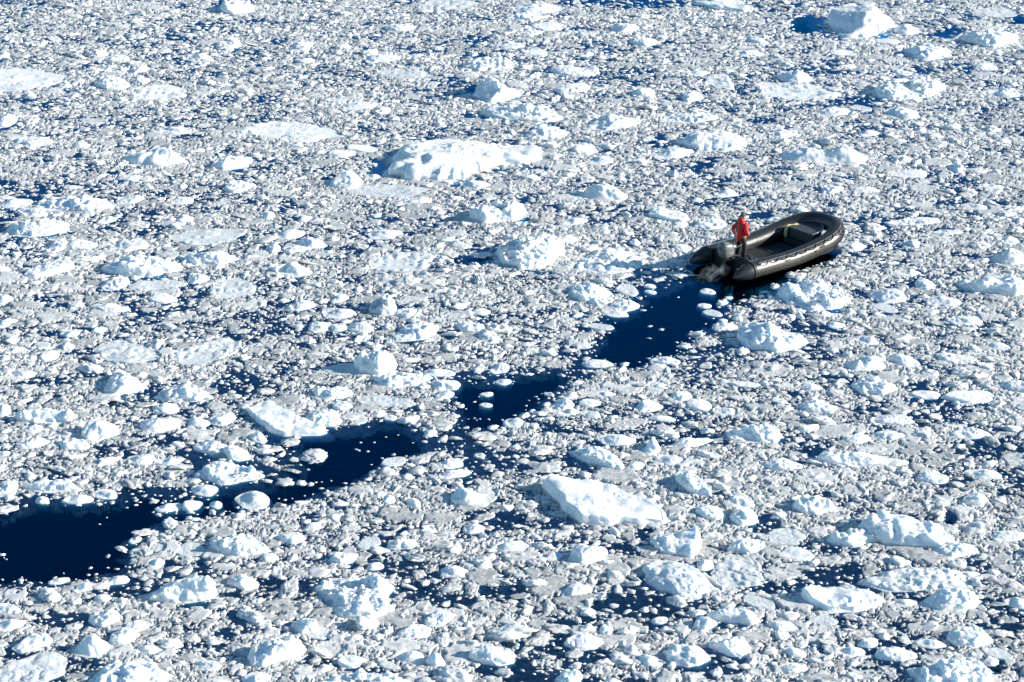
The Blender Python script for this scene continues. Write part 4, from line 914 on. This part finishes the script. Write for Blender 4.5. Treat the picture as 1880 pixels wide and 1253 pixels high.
yc = tag(link('cloth_strap', finish(cloth()), M_YEL), 'pale yellow cloth strap draped over the corner of the bow locker', 'cloth')
yc.location = (BC[0], BC[1], 0); yc.rotation_euler = (0, 0, BH)

# ------------------------------------------------------------------ the person standing at the tiller
M_SKIN = plain('skin', (.45, .25, .17), .5)
M_JACK = plain('red_jacket', (.62, .006, .008), .6, bump=.6, bscale=9, var=.1)
M_TROU = plain('dark_trousers', (.009, .011, .017), .6, bump=.4, bscale=12)
M_BOOT = plain('black_boot', (.015, .015, .016), .4)
M_HAT = plain('grey_wool', (.12, .125, .115), .9, bump=.8, bscale=60)
M_GLOV = plain('pale_glove', (.40, .36, .32), .7)
M_NAVY = plain('navy_cloth', (.010, .018, .045), .6)
per = bpy.data.objects.new('person', None); COL.objects.link(per)
per.location = wpt(-1.74, .18, .222); per.rotation_euler = (0, 0, BH - math.radians(4))
tag(per, 'person in a red jacket, dark trousers and grey knitted hat standing in the boat', 'person')
def skin(name, pts, edges, mat, parent, sub=2, root=0):
    me = bpy.data.meshes.new(name); me.from_pydata([p[:3] for p in pts], edges, [])
    o = bpy.data.objects.new(name, me); COL.objects.link(o); o.parent = parent
    md = o.modifiers.new('skin', 'SKIN'); md.use_smooth_shade = True
    sv = me.skin_vertices[0].data
    for i, p in enumerate(pts):
        r = p[3] if isinstance(p[3], tuple) else (p[3], p[3]); sv[i].radius = r; sv[i].use_root = (i == root)
    sb = o.modifiers.new('sub', 'SUBSURF'); sb.levels = sub; sb.render_levels = sub
    me.materials.append(mat); return o
# person faces +x; left is +y. left elbow out and the hand brought back to the tiller, right arm forward to the belly
pelv = (0, 0, .93)
BODY = [(0, 0, .93, .12), (0, 0, 1.12, .115), (.01, 0, 1.32, .13), (.01, 0, 1.44, .08), (.03, 0, 1.52, .055), (.045, 0, 1.60, .075), (.055, 0, 1.70, .09),     # 0-6
        (0, .11, .88, .09), (.05, .17, .48, .062), (-.02, .20, .10, .045), (.12, .22, .05, .035),                                             # 7-10 left leg
        (0, -.11, .88, .09), (.03, -.14, .48, .062), (-.03, -.15, .10, .045), (.12, -.17, .05, .035),                                         # 11-14 right leg
        (0, .19, 1.41, .06), (-.12, .34, 1.16, .045), (-.17, .16, 1.00, .035),                                                                 # 15-17 left arm
        (0, -.19, 1.41, .06), (-.03, -.27, 1.13, .045), (.18, -.14, 1.05, .035)]                                                              # 18-20 right arm
BE = [(0, 1), (1, 2), (2, 3), (3, 4), (4, 5), (5, 6), (0, 7), (7, 8), (8, 9), (9, 10), (0, 11), (11, 12), (12, 13), (13, 14), (2, 15), (15, 16), (16, 17), (2, 18), (18, 19), (19, 20)]
body = skin('body', BODY, BE, M_SKIN, per)
def nose(bm):
    bmesh.ops.create_cone(bm, segments=8, radius1=.018, radius2=.006, depth=.035, cap_ends=True, matrix=Matrix.Translation((.155, 0, 1.625)) @ Matrix.Rotation(math.pi / 2, 4, 'Y'))
part('nose', bm_mesh('nose', nose, smooth=True), M_SKIN, per)
jk = skin('jacket', [(0, 0, .74, (.215, .18)), (0, 0, .90, (.21, .17)), (-.005, 0, 1.07, (.195, .155)), (0, 0, 1.26, (.205, .155)), (.0, 0, 1.40, (.16, .12)), (.01, 0, 1.48, (.115, .11)), (.02, 0, 1.60, (.112, .108)),
    (-.005, .20, 1.40, .098), (-.12, .37, 1.17, .080), (-.13, .30, 1.05, .068), (-.165, .17, 1.00, .052),
    (-.005, -.20, 1.40, .098), (-.03, -.29, 1.13, .082), (.06, -.25, 1.04, .068), (.17, -.15, 1.04, .050)],
    [(0, 1), (1, 2), (2, 3), (3, 4), (4, 5), (5, 6), (3, 7), (7, 8), (8, 9), (9, 10), (3, 11), (11, 12), (12, 13), (13, 14)], M_JACK, per)
tr = skin('trousers', [(0, 0, .92, (.15, .125)), (0, .125, .84, .11), (.05, .18, .48, .10), (-.02, .20, .14, .088), (0, -.125, .84, .11), (.03, -.155, .48, .10), (-.03, -.165, .14, .088)],
    [(0, 1), (1, 2), (2, 3), (0, 4), (4, 5), (5, 6)], M_TROU, per)
for sd_, y in ((1, .20), (-1, -.155)):
    skin('boot', [(-.03, y, .16, .07), (-.04, y, .055, .062), (.06, y + sd_ * .01, .05, .055), (.16, y + sd_ * .02, .042, .045)], [(0, 1), (1, 2), (2, 3)], M_BOOT, per)
hat = skin('knitted_hat', [(.035, 0, 1.67, (.125, .115)), (.035, 0, 1.74, (.122, .112)), (.03, 0, 1.80, (.09, .085)), (.03, 0, 1.83, (.04, .04))], [(0, 1), (1, 2), (2, 3)], M_HAT, per)
skin('hood', [(-.05, 0, 1.47, (.16, .12)), (-.10, 0, 1.55, (.15, .10)), (-.07, 0, 1.65, (.13, .09))], [(0, 1), (1, 2)], M_JACK, per)
skin('shoulder_yoke', [(-.02, .04, 1.465, (.09, .075)), (-.03, .17, 1.455, (.095, .065)), (-.05, .24, 1.40, (.07, .06))], [(0, 1), (1, 2)], M_NAVY, per)
def strap(P, w_, name='harness_strap'):
    P = np.array(P); T = np.gradient(P, axis=0); T /= np.linalg.norm(T, axis=1, keepdims=True)
    Nn = np.array([-1.0, 0, .1]); A = np.cross(T, Nn); A /= np.linalg.norm(A, axis=1, keepdims=True)
    ring = np.stack([P - A * w_, P + A * w_, P + A * w_ + Nn * -.012, P - A * w_ + Nn * -.012], 1)
    ring = np.concatenate([np.repeat(ring[:1].mean(1, keepdims=True), 4, 1), ring, np.repeat(ring[-1:].mean(1, keepdims=True), 4, 1)])
    part(name, grid_mesh(name, ring, close_v=True, smooth=False), M_DARK, per)
strap([(-.145, .13, 1.42), (-.178, .12, 1.32), (-.180, .10, 1.20), (-.165, .08, 1.10)], .028)
strap([(-.145, -.10, 1.42), (-.178, -.09, 1.32), (-.180, -.07, 1.20), (-.165, -.05, 1.10)], .034)
strap([(-.160, .17, 1.13), (-.172, .08, 1.115), (-.172, -.04, 1.115), (-.160, -.16, 1.13)], .020)
def glove(base, d, up, side, name='glove'):
    """palm, four unequal bent fingers and a thumb off the side of the palm; d = hand direction, up = back of the hand"""
    b = Vector(base); d = Vector(d).normalized(); up = Vector(up).normalized(); lat = d.cross(up).normalized() * side
    pts = [(*b, .034), (*(b + d * .045), (.042, .026)), (*(b + d * .085), (.042, .022))]; ed = [(0, 1), (1, 2)]
    for k, (o_, ln) in enumerate(((-.033, .060), (-.011, .072), (.012, .068), (.033, .052))):
        p0 = b + d * .095 + lat * o_; p1 = p0 + d * ln * .5 - up * ln * .25; p2 = p1 + d * ln * .1 - up * ln * .5
        i = len(pts); pts += [(*p0, .0125), (*p1, .0115), (*p2, .010)]; ed += [(2, i), (i, i + 1), (i + 1, i + 2)]
    p0 = b + d * .035 - lat * .045; p1 = p0 + d * .035 - lat * .018 - up * .015; i = len(pts)
    pts += [(*p0, .0145), (*p1, .012)]; ed += [(1, i), (i, i + 1)]
    return skin(name, pts, ed, M_GLOV, per, sub=1)
glove((-.175, .155, .995), (-.55, -.6, -.35), (-.2, .3, .8), 1)
glove((.185, -.14, 1.045), (.75, .6, -.1), (.2, -.2, .9), -1)
# stop cord hanging from the jacket to the tiller
rope('stop_cord', [(-.15, .03, .95), (-.19, .02, .82), (-.20, .05, .66), (-.24, .06, .60), (-.22, .02, .72), (-.17, -.02, .86)], .014, plain('coral_cord', (.55, .20, .18), .6), per)

# ------------------------------------------------------------------ exhaust mist behind the motor
def mist():
    m = bpy.data.materials.new('exhaust_mist'); m.use_nodes = True; n = m.node_tree.nodes; l = m.node_tree.links; n.clear()
    out = n.new('ShaderNodeOutputMaterial'); v = n.new('ShaderNodeVolumePrincipled'); v.inputs['Color'].default_value = (.80, .92, 1, 1); v.inputs['Anisotropy'].default_value = 0
    tc = n.new('ShaderNodeTexCoord'); t = n.new('ShaderNodeTexNoise'); t.inputs['Scale'].default_value = 3.4; t.inputs['Detail'].default_value = 5
    mp = n.new('ShaderNodeMapping'); mp.inputs['Scale'].default_value = (1, 1, .6); l.new(tc.outputs['Object'], mp.inputs[0]); l.new(mp.outputs[0], t.inputs['Vector'])
    ln = n.new('ShaderNodeVectorMath'); ln.operation = 'LENGTH'; l.new(tc.outputs['Object'], ln.inputs[0])
    mr = n.new('ShaderNodeMapRange'); mr.inputs[1].default_value = .0; mr.inputs[2].default_value = .92; mr.inputs[3].default_value = 1; mr.inputs[4].default_value = 0; l.new(ln.outputs['Value'], mr.inputs[0])
    r2 = n.new('ShaderNodeMapRange'); r2.inputs[1].default_value = .50; r2.inputs[2].default_value = .68; r2.inputs[3].default_value = 0; r2.inputs[4].default_value = 2.6; l.new(t.outputs['Fac'], r2.inputs[0])
    mu = n.new('ShaderNodeMath'); mu.operation = 'MULTIPLY'; l.new(mr.outputs[0], mu.inputs[0]); l.new(r2.outputs[0], mu.inputs[1])
    l.new(mu.outputs[0], v.inputs['Density']); l.new(v.outputs[0], out.inputs['Volume'])
    me = bm_mesh('exhaust_mist', lambda bm: bmesh.ops.create_icosphere(bm, subdivisions=3, radius=1.0), smooth=True)
    o = link('exhaust_mist', me, m); o.scale = (.80, .42, .36); q = G(1308, 508, .32); o.location = (q[0], q[1], .44); o.rotation_euler = (0, -.15, .5)
    tag(o, 'thin white exhaust mist drifting over the water behind the outboard motor', 'mist', kind='stuff')
mist()
print('done', round(time.time() - T0, 1))
